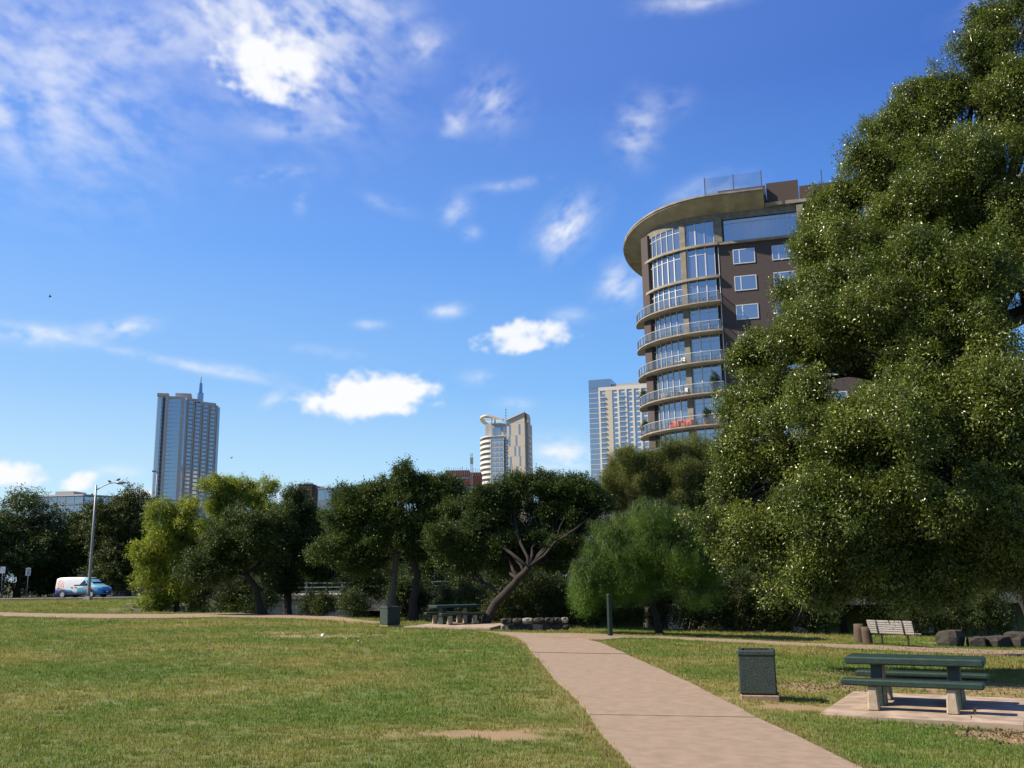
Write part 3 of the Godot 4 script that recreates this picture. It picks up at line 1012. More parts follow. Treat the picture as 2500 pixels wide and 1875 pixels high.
	# --- olive willows behind it
	for w in [["tall olive green willow in front of the curved building's foot", [[1560, 1130, 58, 46], [1520, 1180, 52, 52], [1590, 1195, 70, 56], [1540, 1250, 60, 50], [1620, 1260, 60, 50]], [1580, 1470]], ["wide grey-green willow below the balconies of the curved building", [[1660, 1128, 60, 42], [1730, 1135, 66, 46], [1680, 1190, 76, 55], [1770, 1190, 60, 60], [1720, 1250, 76, 60], [1780, 1290, 56, 70]], [1710, 1470]]]:
		var bw := at(w[2][0], w[2][1], 57.0)
		bw.y = height(bw.x, bw.z)
		var lw := []
		for l in w[1]:
			lw.append(lobe(l[0], l[1], l[2], l[3], 57.0))
		make_tree("willow_tree", w[0], bw, [bw + Vector3(0, 2.5, 0), bw + Vector3(0.3, 5.0, 0)], 0.25, lw, narrow, M.tree_leaf, 5600, Color(0.145, 0.185, 0.046), Color(0.235, 0.260, 0.078), 1.2, {"ragged": 0.4, "gap": 0.14, "upright": true, "bark": M.pale_bark})
	# --- trees behind the big oak, beside the creek
	for f in [["shaded creek tree behind the bench", 2060, 1330, 47.0], ["shaded creek tree behind the dark boulders", 2330, 1330, 46.0], ["shaded creek tree behind the bare stems beyond the green post", 1850, 1390, 48.0]]:
		var b := at(f[1], 1520, f[3])
		b.y = height(b.x, b.z)
		var ls := [lobe(f[1] - 90, f[2] + 20, 110, 100, f[3]), lobe(f[1] + 90, f[2], 120, 110, f[3]), lobe(f[1], f[2] - 130, 130, 100, f[3]), lobe(f[1], f[2] + 90, 150, 80, f[3])]
		make_tree("creek_tree", f[0], b, [b + Vector3(0, 2, 0), b + Vector3(0.3, 4, 0)], 0.22, ls, wide, M.tree_leaf, 3600, dk1, dk2, 1.1, {"ragged": 0.4})

	# --- the big live oak on the right
	var bo := on(14.3, -26.5)
	var lo := []
	for l in [[1850, 1325, 95, 75, 23], [1825, 1215, 70, 75, 24], [1960, 1390, 110, 80, 22], [1690, 1260, 1, 1, 24], [2080, 1425, 110, 70, 22], [2240, 1405, 120, 80, 22], [2400, 1380, 120, 90, 22], [2530, 1380, 110, 100, 22],
			[1890, 1100, 95, 85, 24], [1850, 985, 75, 75, 24.5], [1845, 880, 66, 62, 25], [1940, 980, 90, 90, 23], [2040, 1250, 140, 115, 21.5], [2230, 1240, 140, 115, 21], [2420, 1210, 140, 130, 21], [2030, 1090, 130, 110, 22], [2190, 1040, 150, 120, 21], [2400, 1000, 150, 130, 21], [2560, 1150, 120, 160, 22],
			[1960, 840, 85, 80, 24], [1985, 730, 85, 80, 25], [2010, 610, 80, 75, 26], [2040, 500, 62, 56, 26.5], [2100, 580, 100, 95, 25], [2120, 430, 85, 80, 26], [2090, 790, 120, 100, 23], [2230, 520, 120, 110, 24.5], [2240, 700, 140, 120, 22.5], [2220, 350, 85, 85, 26], [2225, 235, 50, 46, 26.5], [2310, 250, 80, 85, 26], [2400, 450, 140, 140, 24], [2400, 720, 140, 130, 22], [2330, 860, 140, 110, 21.5], [2400, 150, 80, 95, 26], [2450, 40, 80, 80, 26], [2500, 250, 110, 140, 25], [2560, 600, 120, 200, 23.5], [2600, 60, 120, 140, 26], [2540, -80, 120, 100, 26], [2620, 350, 120, 180, 24], [2620, 900, 110, 200, 23],
			[2650, 700, 150, 200, 29], [2450, 600, 160, 200, 29], [2250, 800, 180, 180, 29], [2400, 1100, 200, 180, 29], [2150, 1150, 180, 160, 29], [1832, 865, 52, 50, 25], [1815, 1010, 52, 58, 24.5], [2005, 660, 60, 64, 26], [2015, 520, 52, 48, 26.5], [2165, 340, 62, 60, 26], [1750, 1285, 60, 36, 23.5], [1800, 1120, 60, 60, 24]]:
		if l[2] > 2:
			lo.append(lobe(l[0], l[1], l[2], l[3], l[4], 1.0))
	make_tree("live_oak", "huge live oak with small glossy leaves overhanging the bench and dwarfing everything around it", bo, [bo + Vector3(-0.3, 1.8, 0.3), bo + Vector3(-0.9, 3.6, 0.8), bo + Vector3(-1.5, 6.0, 1.0), bo + Vector3(-1.2, 9.0, 0.6)], 0.5, lo, oak, M.oak_leaf, 60000, Color(0.100, 0.145, 0.022), Color(0.225, 0.270, 0.050), 0.95, {"ragged": 0.5, "gap": 0.14, "inner": 0.15, "clumps": 13, "clump": 0.43})

	# --- undergrowth along the creek edge
	var bushmesh := spray(12, 40, Vector3(0.34, 0.30, 0.34), 0.085, 0.045, 0.1, 0.3, 6)
	var spots := [[1345, 1535, 0.9, "leafy green bush at the end of the gravel trail by the low stone wall"], [1420, 1538, 0.8, ""], [1480, 1538, 1.0, ""], [1560, 1540, 1.1, ""], [1640, 1542, 1.0, ""], [1720, 1543, 1.1, ""], [1800, 1545, 1.2, ""], [1880, 1550, 1.0, ""], [1960, 1552, 1.0, ""], [2040, 1556, 1.0, ""], [2260, 1556, 0.8, ""], [2340, 1558, 0.8, ""], [2440, 1560, 0.9, ""], [790, 1506, 0.5, ""], [760, 1505, 0.5, ""], [860, 1508, 0.5, ""], [1085, 1522, 0.6, ""], [1140, 1524, 0.7, ""], [1230, 1527, 0.8, ""], [1290, 1528, 0.9, ""]]
	for s in spots:
		var p := hit(s[0], s[1])
		p.z = minf(p.z, -creek_edge(p.x) + 0.4)
		p = on(p.x, p.z)
		var k: float = s[2]
		var t := thing("shrub", s[3] if s[3] != "" else "bushy shrub in the dark undergrowth along the creek edge", "shrub", p, 0.0, "" if s[3] != "" else "undergrowth shrubs along the creek edge")
		var st := begin()
		st.set_smooth_group(0)
		for j in 6:
			var q := bend(Vector3(rng.randf_range(-0.2, 0.2), -0.05, rng.randf_range(-0.2, 0.2)), Vector3(rng.randf_range(-0.9, 0.9) * k, rng.randf_range(1.0, 2.2) * k, rng.randf_range(-0.7, 0.7) * k), 0.12, 4)
			tube(st, q, taper(0.022, 0.006, 4), 5)
		mi(t, "stem", done(st), M.pale_bark)
		crown(t, bushmesh, M.tree_leaf, [[p + Vector3(-0.4, 0.8, 0) * k, Vector3(0.85, 0.75, 0.7) * k], [p + Vector3(0.5, 0.9, 0) * k, Vector3(0.85, 0.8, 0.7) * k], [p + Vector3(0, 1.6, -0.2) * k, Vector3(0.8, 0.7, 0.7) * k]], int(300 * k), Color(0.035, 0.062, 0.012), Color(0.085, 0.12, 0.025), 0.9, 0.4, 0.1)
	for f in [[455, 1452, 66.0], [520, 1448, 70.0], [590, 1455, 64.0], [650, 1450, 70.0], [880, 1440, 60.0], [960, 1430, 62.0], [1050, 1425, 58.0], [1140, 1440, 56.0], [1230, 1430, 60.0], [1320, 1430, 57.0], [1420, 1440, 58.0], [1000, 1470, 52.0], [1120, 1480, 50.0]]:
		var b := at(f[0], 1520, f[2])
		b.y = height(b.x, b.z)
		var ls := [lobe(f[0] - 25, f[1], 42, 40, f[2]), lobe(f[0] + 28, f[1] + 8, 42, 40, f[2]), lobe(f[0], f[1] - 35, 36, 34, f[2])]
		make_tree("creek_sapling", "low leafy tree growing out of the creek bed in front of the bridge", b, [b + Vector3(0, 0.8, 0), b + Vector3(0.1, 1.6, 0)], 0.08, ls, wide, M.tree_leaf, 620, Color(0.025, 0.05, 0.01), Color(0.075, 0.11, 0.02), 1.0, {"group": "low trees in the creek bed before the bridge", "clumps": 4, "clump": 0.6})
	# leafless stems in the shade of the creek
	for k in 34:
		var px := rng.randf_range(1330, 2010)
		var p := hit(px, 1540)
		p = on(p.x, -creek_edge(p.x) - rng.randf_range(0.2, 2.5))
		var q := bend(Vector3.ZERO, Vector3(rng.randf_range(-1.0, 1.0), rng.randf_range(2.0, 3.6), rng.randf_range(-0.5, 0.5)), 0.1)
		var o := mi(self, "bare_stem", pipe(q, taper(0.03, 0.012), 6), M.pale_bark, Transform3D(Basis(), p - Vector3(0, 0.1, 0)))
		tag(o, "thin bare leaning stem in the dark creek undergrowth", "stem", "bare stems in the creek undergrowth")

# ---------------------------------------------------------------- buildings
func fb(parent: Node, n: String, m: Material, f: Transform3D, c: Vector3, s: Vector3) -> MeshInstance3D:
	return bx(parent, n, m, f * c, s, f.basis)

# a box given by its corners in a frame
func fc(parent: Node, n: String, m: Material, f: Transform3D, x0: float, x1: float, y0: float, y1: float, z0: float, z1: float) -> MeshInstance3D:
	return fb(parent, n, m, f, Vector3((x0 + x1) / 2, (y0 + y1) / 2, (z0 + z1) / 2), Vector3(absf(x1 - x0), absf(y1 - y0), absf(z1 - z0)))

func turned(deg: float, o := Vector3.ZERO) -> Transform3D:
	return Transform3D(Basis(Vector3.UP, deg_to_rad(deg)), o)

func bar(parent: Node, n: String, m: Material, a: Vector3, b: Vector3, w: float, h: float) -> MeshInstance3D:
	var d := b - a
	var z := d.normalized()
	var x := Vector3.UP.cross(z)
	x = Vector3.RIGHT if x.length() < 0.01 else x.normalized()
	return bx(parent, n, m, (a + b) / 2, Vector3(w, h, d.length()), Basis(x, z.cross(x), z))

func glaze(t: float, out := 0.0) -> Vector3:
	var p := Vector3(-9.5 * sin(t), 0, -7.5 * (1.0 - cos(t)))
	return p + Vector3(-sin(t) * 7.5, 0, cos(t) * 9.5).normalized() * out

func terrace(t: float, out := 0.0) -> Vector3:
	var p := Vector3(-11.0 * sin(t), 0, 1.3 - 9.7 * (1.0 - cos(t)))
	return p + Vector3(-sin(t) * 9.7, 0, cos(t) * 11.0).normalized() * out

func ring_plate(curve: Callable, t0: float, t1: float, out: float, back: Array, y: float, thick: float) -> ArrayMesh:
	var poly := PackedVector3Array()
	for i in 25:
		var p: Vector3 = curve.call(lerpf(t1, t0, i / 24.0), out)
		poly.append(Vector3(p.x, y, p.z))
	for b in back:
		poly.append(Vector3(b[0], y, b[1]))
	return plate(poly, thick)

func window_frame(w: float, h: float, bw: float, depth: float) -> ArrayMesh:
	var st := begin()
	boxto(st, Vector3(0, h / 2 - bw / 2, 0), Vector3(w, bw, depth))
	boxto(st, Vector3(0, -h / 2 + bw / 2, 0), Vector3(w, bw, depth))
	boxto(st, Vector3(-w / 2 + bw / 2, 0, 0), Vector3(bw, h - 2 * bw, depth))
	boxto(st, Vector3(w / 2 - bw / 2, 0, 0), Vector3(bw, h - 2 * bw, depth))
	return done(st)

var curved: Node3D
const FLOORS := [0.8, 4.3, 7.8, 11.3, 14.8, 17.9, 21.45, 25.0, 28.45, 31.8, 34.95, 38.8]

func make_curved_building() -> void:
	var t := thing("apartment_building", "dark brick apartment building with a curved glass corner, round balconies and a flaring roof", "building", Vector3(23.7, 0, -105), deg_to_rad(-17))
	curved = t
	var I := Transform3D()
	# brick body behind the glazing
	var body := PackedVector3Array()
	for i in 19:
		var p := glaze(deg_to_rad(lerpf(66.0, 0.0, i / 18.0)), -0.35)
		body.append(Vector3(p.x, 42.0, p.z))
	body[-1] = Vector3(0.0, 42.0, 0.0)
	body.append_array([Vector3(27, 42, 0), Vector3(27, 42, -24), Vector3(-9.0, 42, -24)])
	mi(t, "brick_wall", plate(body, 46.0), M.brick)
	# pier at the end of the glazing
	var pier := glaze(deg_to_rad(66), 0.0)
	fb(t, "pier", M.brick, turned(40, pier), Vector3(0, 19.5, 0), Vector3(1.0, 45.0, 1.5))
	# white corner bead at the brick edge
	fc(t, "corner_bead", M.mullion, I, -0.05, 0.03, 0, 38.3, 0.0, 0.06)
	var sill := window_frame(2.43, 1.72, 0.09, 0.10)
	for k in FLOORS.size():
		var y: float = FLOORS[k]
		var top: float = 42.0 if k == FLOORS.size() - 1 else FLOORS[k + 1]
		var head := top - 0.32 if k < FLOORS.size() - 1 else 41.5
		var has_terrace := k < 10 and k > 0
		# floor slab
		if k > 0:
			if has_terrace:
				mi(t, "balcony", ring_plate(terrace, deg_to_rad(0), deg_to_rad(88), 0.0, [[0.02, -0.4], [-8.6, -8.0]], y, 0.16), M.cast_concrete)
				mi(t, "balcony_soffit", ring_plate(terrace, deg_to_rad(0.6), deg_to_rad(87), -0.12, [[-0.05, -0.4], [-8.5, -8.0]], y - 0.162, 0.12), M.soffit)
			else:
				mi(t, "slab_edge", ring_plate(glaze, deg_to_rad(0), deg_to_rad(72), 0.55 if k == 11 else 0.45, [[9.4 if k == 11 else 0.05, 0.22 if k == 11 else 0.45]], y, 0.3) if false else ring_plate(glaze, deg_to_rad(0), deg_to_rad(72), 0.5, [[0.02, -0.4], [-8.4, -6.0]], y, 0.28), M.cast_concrete)
		# curved glazing: three panes, a column, six panes
		for bay in [[2.5, 22.0, 3], [27.0, 62.0, 6]]:
			for j in bay[2]:
				var a0 := deg_to_rad(lerpf(bay[0], bay[1], float(j) / bay[2]))
				var a1 := deg_to_rad(lerpf(bay[0], bay[1], float(j + 1) / bay[2]))
				var p0 := glaze(a0)
				var p1 := glaze(a1)
				var d := (p0 - p1)
				var z := Vector3(-d.z, 0, d.x).normalized()
				var b := Basis(d.normalized(), Vector3.UP, z)
				var mid := (p0 + p1) / 2
				var pane := bx(t, "window_pane", M.window_glass, mid + Vector3(0, (y + 0.02 + head) / 2, 0), Vector3(d.length(), head - y - 0.02, 0.06), b)
				var f := Transform3D(b, Vector3.ZERO)
				bx(t, "transom", M.mullion, mid + z * 0.045 + Vector3(0, lerpf(y, head, 0.78), 0), Vector3(d.length(), 0.06, 0.07), b)
				bx(t, "transom", M.mullion, mid + z * 0.045 + Vector3(0, y + 0.07, 0), Vector3(d.length(), 0.08, 0.07), b)
				var heavy: bool = k in [9, 10] or (j == 1 and bay[2] == 3)
				bx(t, "mullion", M.mullion, p1 + z * 0.06 + Vector3(0, (y + head) / 2, 0), Vector3(0.13 if heavy else 0.06, head - y, 0.12), b)
				if j == 0:
					bx(t, "mullion", M.mullion, p0 + z * 0.06 + Vector3(0, (y + head) / 2, 0), Vector3(0.06, head - y, 0.12), b)
		for a in [24.5, 0.9]:
			if a < 1.0 and k < 11:
				continue
			var p := glaze(deg_to_rad(a))
			fb(t, "column", M.raw_concrete, turned(-a * 0.9, p), Vector3(0.25 if a < 1.0 else 0.0, (y + head) / 2 + 0.1, 0.05), Vector3(0.9 if a < 1.0 else 0.72, head - y + 0.2, 0.55))
		# punched windows in the brick
		if k < 11:
			for u in [1.6, 5.87, 10.2, 14.5, 18.8, 23.1]:
				var fr := mi(t, "window", sill, M.mullion, Transform3D(Basis(), Vector3(u + 1.2, y + 2.0, 0.02)))
				bx(fr, "pane", M.window_glass, Vector3(0, 0, -0.005), Vector3(2.25, 1.54, 0.05))
				bx(fr, "mullion", M.mullion, Vector3(-0.5, 0, 0.02), Vector3(0.12, 1.54, 0.07))
		# railing of the terrace
		if has_terrace:
			var pts := PackedVector3Array()
			var low := PackedVector3Array()
			var ends := [terrace(deg_to_rad(0.8), -0.1)]
			pts.append(Vector3(-0.1, y + 1.08, 0.05))
			low.append(Vector3(-0.1, y + 0.12, 0.05))
			var steps := 14
			for i in steps + 1:
				var a := deg_to_rad(lerpf(0.8, 86.0, float(i) / steps))
				var p := terrace(a, -0.1)
				pts.append(Vector3(p.x, y + 1.08, p.z))
				low.append(Vector3(p.x, y + 0.12, p.z))
			pts.append(Vector3(-8.9, y + 1.08, -7.6))
			low.append(Vector3(-8.9, y + 0.12, -7.6))
			for i in pts.size():
				bx(t, "rail_post", M.steel, Vector3(pts[i].x, y + 0.54, pts[i].z), Vector3(0.07, 1.08, 0.07))
				if i < pts.size() - 1:
					bar(t, "handrail", M.handrail, pts[i], pts[i + 1], 0.09, 0.06)
					bar(t, "bottom_rail", M.steel, low[i], low[i + 1], 0.05, 0.04)
					bar(t, "glass_panel", M.balcony_glass, (pts[i] + low[i]) / 2, (pts[i + 1] + low[i + 1]) / 2, 0.012, 0.84)
	# top floor along the brick front
	var y := 38.8
	fc(t, "slab_edge", M.cast_concrete, I, 0.06, 9.4, y - 0.28, y, -0.2, 0.3)
	for j in 8:
		var x0 := 0.75 + j * 1.0
		fc(t, "window_pane", M.window_glass, I, x0, x0 + 1.0, y + 0.01, 41.35, 0.02, 0.06)
		fc(t, "mullion", M.mullion, I, x0 + 0.97, x0 + 1.03, y + 0.01, 41.35, 0.065, 0.16)
	fc(t, "transom", M.mullion, I, 0.75, 8.75, 40.95, 41.02, 0.066, 0.13)
	fc(t, "column", M.cast_concrete, I, 8.82, 9.5, y, 42.2, 0.0, 0.5)
	for x in [10.4, 12.8, 15.2, 17.6, 20.0, 22.4]:
		fc(t, "window_pane", M.window_glass, I, x, x + 1.9, y + 0.2, 41.2, 0.02, 0.06)
	# beam under the roof
	mi(t, "roof_beam", ring_plate(glaze, 0.0, deg_to_rad(70), 0.12, [[9.6, 0.12], [9.6, -1.0], [-8.4, -6.0]], 42.35, 0.85), M.raw_concrete)
	# flaring roof
	var outer := [Vector3(5.4, 0, 2.5), Vector3(3.6, 0, 2.5), Vector3(1.8, 0, 2.5)]
	var inner := [Vector3(5.4, 0, 0.1), Vector3(3.6, 0, 0.1), Vector3(1.8, 0, 0.1)]
	for i in 36:
		var a := deg_to_rad(150.0 * i / 35)
		outer.append(Vector3(-13.5 * sin(a), 0, 2.5 - 20.0 * (1.0 - cos(a))))
		inner.append(Vector3(-9.4 * sin(a) if a < PI / 2 else -9.4 * (0.6 + 0.4 * sin(a)), 0, -8.6 * (1.0 - cos(a)) * (1.0 if a < PI / 2 else 1.6) + (0.0 if a < PI / 2 else 5.2)))
	var st := begin()
	st.set_smooth_group(0)
	for i in outer.size() - 1:
		var u := Vector3.UP
		quad(st, inner[i + 1] + u * 42.3, inner[i] + u * 42.3, outer[i] + u * 43.45, outer[i + 1] + u * 43.45)
	var rf := mi(t, "roof_soffit", done(st), M.soffit)
	st = begin()
	for i in outer.size() - 1:
		var u := Vector3.UP
		quad(st, outer[i + 1] + u * 43.45, outer[i] + u * 43.45, outer[i] + u * 43.62, outer[i + 1] + u * 43.62)
		var g0: Vector3 = outer[i] + (outer[i] - inner[i]).normalized() * 0.12
		var g1: Vector3 = outer[i + 1] + (outer[i + 1] - inner[i + 1]).normalized() * 0.12
		quad(st, outer[i + 1] + u * 43.62, outer[i] + u * 43.62, g0 + u * 43.62, g1 + u * 43.62)
		quad(st, g1 + u * 43.62, g0 + u * 43.62, g0 + u * 43.82, g1 + u * 43.82)
		quad(st, g1 + u * 43.82, g0 + u * 43.82, inner[i] + u * 44.0, inner[i + 1] + u * 44.0)
	quad(st, outer[0] + Vector3(0, 43.45, 0), inner[0] + Vector3(0, 42.3, 0), inner[0] + Vector3(0, 44.0, 0), outer[0] + Vector3(0, 43.82, 0))
	mi(t, "roof", done(st), M.cast_concrete)
	fc(t, "roof", M.cast_concrete, I, 5.45, 27.2, 42.36, 42.75, -24, 0.6)
	fc(t, "penthouse", M.rust_panel, I, 0.3, 5.6, 42.8, 45.0, -6.0, 0.2)
	fc(t, "penthouse", M.rust_panel, I, 5.7, 9.2, 42.8, 45.4, -6.0, -0.3)
	fc(t, "penthouse", M.rust_panel, I, 9.3, 14.5, 42.8, 44.6, -6.0, -0.3)
	for x in [-1.0, 2.2, 5.3]:
		fc(t, "screen_post", M.steel, I, x - 0.05, x + 0.05, 43.7, 46.3, 1.4, 1.5)
	fc(t, "glass_screen", M.balcony_glass, I, -0.95, 2.15, 43.8, 46.2, 1.44, 1.455)
	fc(t, "glass_screen", M.balcony_glass, I, 2.25, 5.25, 43.8, 46.2, 1.44, 1.455)
	fc(t, "screen_post", M.steel, I, 11.7, 11.8, 42.8, 46.0, 0.2, 0.3)

func on_terrace(deg: float, y: float, out: float) -> Transform3D:
	var a := deg_to_rad(deg)
	var p := glaze(a).lerp(terrace(a), out)
	return curved.transform * Transform3D(Basis(Vector3.UP, -a), Vector3(p.x, y, p.z))

func make_balcony_things() -> void:
	var leaves := spray(31, 40, Vector3(0.28, 0.3, 0.28), 0.14, 0.06, 0.1, 0.3, 6)
	for c in [[34.0, 7, 0.4, "white plastic armchair on the balcony two floors above the orange sofa"], [28.0, 7, -0.6, "white plastic armchair near the column two floors above the orange sofa"], [44.0, 6, 0.9, "white plastic armchair at the outer end of the balcony with the white table"], [27.0, 6, -0.9, "white plastic armchair beside the white balcony table"]]:
		var tr := on_terrace(c[0], FLOORS[c[1]], 0.45)
		var t := thing("armchair", c[3], "chair", tr.origin, c[2] - deg_to_rad(17), "white chairs on the balconies")
		mi(t, "seat", block(Vector3(0.62, 0.1, 0.6), 0.03, Vector2.ONE, 0.36), M.white_plastic)
		bx(t, "backrest", M.white_plastic, Vector3(0, 0.68, -0.27), Vector3(0.6, 0.5, 0.07))
		for s in [-1, 1]:
			bx(t, "armrest", M.white_plastic, Vector3(s * 0.3, 0.62, 0), Vector3(0.07, 0.06, 0.56))
			bx(t, "leg", M.white_plastic, Vector3(s * 0.27, 0.18, 0.24), Vector3(0.06, 0.36, 0.06))
			bx(t, "leg", M.white_plastic, Vector3(s * 0.27, 0.18, -0.24), Vector3(0.06, 0.36, 0.06))
	var tr := on_terrace(34.0, FLOORS[6], 0.45)
	var t := thing("balcony_table", "low white table between white chairs on the balcony", "table", tr.origin, 0.0)
	mi(t, "tabletop", block(Vector3(1.2, 0.06, 0.7), 0.02, Vector2.ONE, 0.55), M.white_plastic)
	for s in [-1, 1]:
		for q in [-1, 1]:
			bx(t, "leg", M.white_plastic, Vector3(s * 0.5, 0.275, q * 0.26), Vector3(0.05, 0.55, 0.05))
	for c in [[35.0, "orange cushioned sofa on the balcony, farther from the concrete column"], [26.0, "orange cushioned sofa on the balcony, close to the concrete column"]]:
		tr = on_terrace(c[0], FLOORS[5], 0.4)
		t = thing("sofa", c[1], "sofa", tr.origin, deg_to_rad(-c[0] - 17), "orange balcony sofas")
		mi(t, "seat", block(Vector3(1.5, 0.42, 0.7), 0.05, Vector2.ONE, 0.06), M.orange_fabric)
		mi(t, "backrest", block(Vector3(1.5, 0.45, 0.22), 0.05, Vector2.ONE, 0.46), M.orange_fabric, Transform3D(Basis(), Vector3(0, 0, -0.26)))
		for s in [-1, 1]:
			mi(t, "armrest", block(Vector3(0.2, 0.3, 0.66), 0.04, Vector2.ONE, 0.44), M.orange_fabric, Transform3D(Basis(), Vector3(s * 0.66, 0, 0.05)))
	for c in [[4.5, 5, M.terracotta, 0.6, "leafy plant in a square terracotta pot beside the brick corner"], [12.0, 5, M.terracotta, 0.55, "leafy plant in a terracotta pot below the second curved window"], [72.0, 5, M.terracotta, 0.55, "plant in a terracotta pot at the far tip of the balcony with sofas"], [6.5, 6, M.dark_pot, 0.9, "tall bushy plant in a dark pot one floor above the sofas"], [80.0, 6, M.dark_pot, 1.0, "dark conifer in a pot at the tip of the balcony with the white table"], [83.0, 5, M.dark_pot, 0.9, "dark bush at the tip of the balcony with the orange sofas"]]:
		tr = on_terrace(c[0], FLOORS[c[1]], 0.62)
		t = thing("potted_plant", c[4], "plant", tr.origin, 0.0, "pot plants on the curved balconies")
		var h: float = c[3]
		var st := begin()
		loft(st, [circle(Vector3.ZERO, 0.24, 12), circle(Vector3(0, h * 0.9, 0), 0.36, 12), circle(Vector3(0, h, 0), 0.38, 12)])
		mi(t, "pot", done(st), c[2])
		crown(t, leaves, M.tree_leaf, [[tr.origin + Vector3(0, h + 0.4, 0), Vector3(0.45, 0.5, 0.45)], [tr.origin + Vector3(0, h + 0.9, 0), Vector3(0.25, 0.45 * h, 0.25)]], 46, Color(0.035, 0.06, 0.015), Color(0.07, 0.11, 0.025), 0.9, 0.3, 0.0)

func make_left_tower() -> void:
	var d := 730.0
	var k := d / F
	var o := at(442, 1100, d)
	var top := at(442, 971, d).y
	var t := thing("glass_tower", "tall thin glass and concrete tower with a spire on its roof", "building", Vector3(o.x, 0, o.z))
	var A := turned(15)
	var B := turned(44)
	var hh := top
	# body
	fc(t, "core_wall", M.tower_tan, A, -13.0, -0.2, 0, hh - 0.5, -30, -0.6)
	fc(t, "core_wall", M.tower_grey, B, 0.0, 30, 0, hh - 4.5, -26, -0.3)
	# front-left: pier, blue glass, dark recess, pier, round bay
	fc(t, "pier", M.tower_tan, A, -1.9, 0.0, 0, hh, -6, 0.5)
	fc(t, "pier", M.tower_tan, A, -13.3, -11.2, 0, hh + 3.0, -20, 0.6)
	fc(t, "parapet", M.tower_tan, A, -19.5, -13.3, hh + 0.6, hh + 3.0, -18, 0.0)
	fc(t, "parapet", M.tower_tan, A, -11.2, -1.9, hh - 1.0, hh + 0.8, -6, 0.3)
	fc(t, "penthouse", M.tower_tan, A, -6.6, 5.0, hh, hh + 4.0, -16, -3)
	var n := 40
	for i in n:
		var y1 := hh - 1.05 - i * 3.11
		var y0 := y1 - 3.02
		if y0 < 20.0:
			break
		fc(t, "blue_pane", M.window_glass, A, -7.7, -1.95, y0, y1, -1.0, -0.05 + 0.02 * (i % 3))
		fc(t, "recessed_pane", M.window_glass, A, -11.2, -7.75, y0, y1 - 0.3, -2, -0.5)
		# the round bay, three facets
		for q in 3:
			var a0 := PI - 0.15 + (q) * 0.96
			var a1 := a0 + 0.93
			var p0 := Vector3(-16.4 + 3.1 * cos(a0), 0, -3.0 - 3.3 * sin(a0))
			var p1 := Vector3(-16.4 + 3.1 * cos(a1), 0, -3.0 - 3.3 * sin(a1))
			var m := (p0 + p1) / 2
			var dx := p1 - p0
			bx(t, "bay_pane", M.window_glass, A * (m + Vector3(0, (y0 + y1) / 2 + 0.6, 0)), Vector3(dx.length(), y1 - y0, 0.4), A.basis * Basis(dx.normalized(), Vector3.UP, dx.normalized().cross(Vector3.UP)))
	# balcony side
	fc(t, "glass_strip", M.window_glass, B, 0.3, 2.4, 0, hh - 1.0, -1, 0.1)
	fc(t, "glass_strip", M.window_glass, B, 28.0, 30.2, 0, hh - 4.2, -1, 0.1)
	for x in [0.0, 2.7, 4.0, 8.4, 10.2, 14.6, 16.4, 20.6, 22.4, 26.8, 28.0]:
		fc(t, "rib", M.tower_tan, B, x - 0.35, x + 0.35, 0, hh - (0.8 if x < 12 else 3.0), -1, 0.45)
	for c in 4:
		var x0: float = [4.6, 10.8, 17.0, 23.0][c]
		for i in 42:
			var y1 := hh - 2.0 - c * 0.9 - i * 3.11
			if y1 < 24.0:
				break
			fc(t, "window", M.window_glass, B, x0, x0 + 3.4, y1 - 1.9, y1, -0.5, 0.05)
			fc(t, "balcony", M.tower_grey, B, x0, x0 + 3.4, y1 - 3.0, y1 - 2.05, -0.5, 0.25)
	fc(t, "roof_step", M.tower_tan, B, 2.0, 14.0, hh - 2.0, hh + 0.3, -16, -0.4)
	fc(t, "roof_step", M.tower_tan, B, 14.0, 27.0, hh - 5.0, hh - 1.2, -16, -0.4)
	fc(t, "roof_step", M.tower_tan, B, 18.0, 29.0, hh - 5.0, hh + 0.2, -20, -8)
	# spire
	var s := at(489, 965, d + 18.0) - t.position
	var sp := mi(t, "spire", block(Vector3(4.4, 8.0, 4.4), 0.4, Vector2.ONE, 0.0), M.window_glass, Transform3D(Basis(Vector3.UP, 0.5), Vector3(s.x, hh - 1.0, s.z)))
	mi(sp, "shaft", block(Vector3(2.6, 8.0, 2.6), 0.3, Vector2(0.8, 0.8), 8.0), M.window_glass)
	mi(sp, "antenna", pipe(PackedVector3Array([Vector3(0, 15.9, 0), Vector3(0, 24.0, 0)]), [0.4, 0.12], 6), M.galvanised)

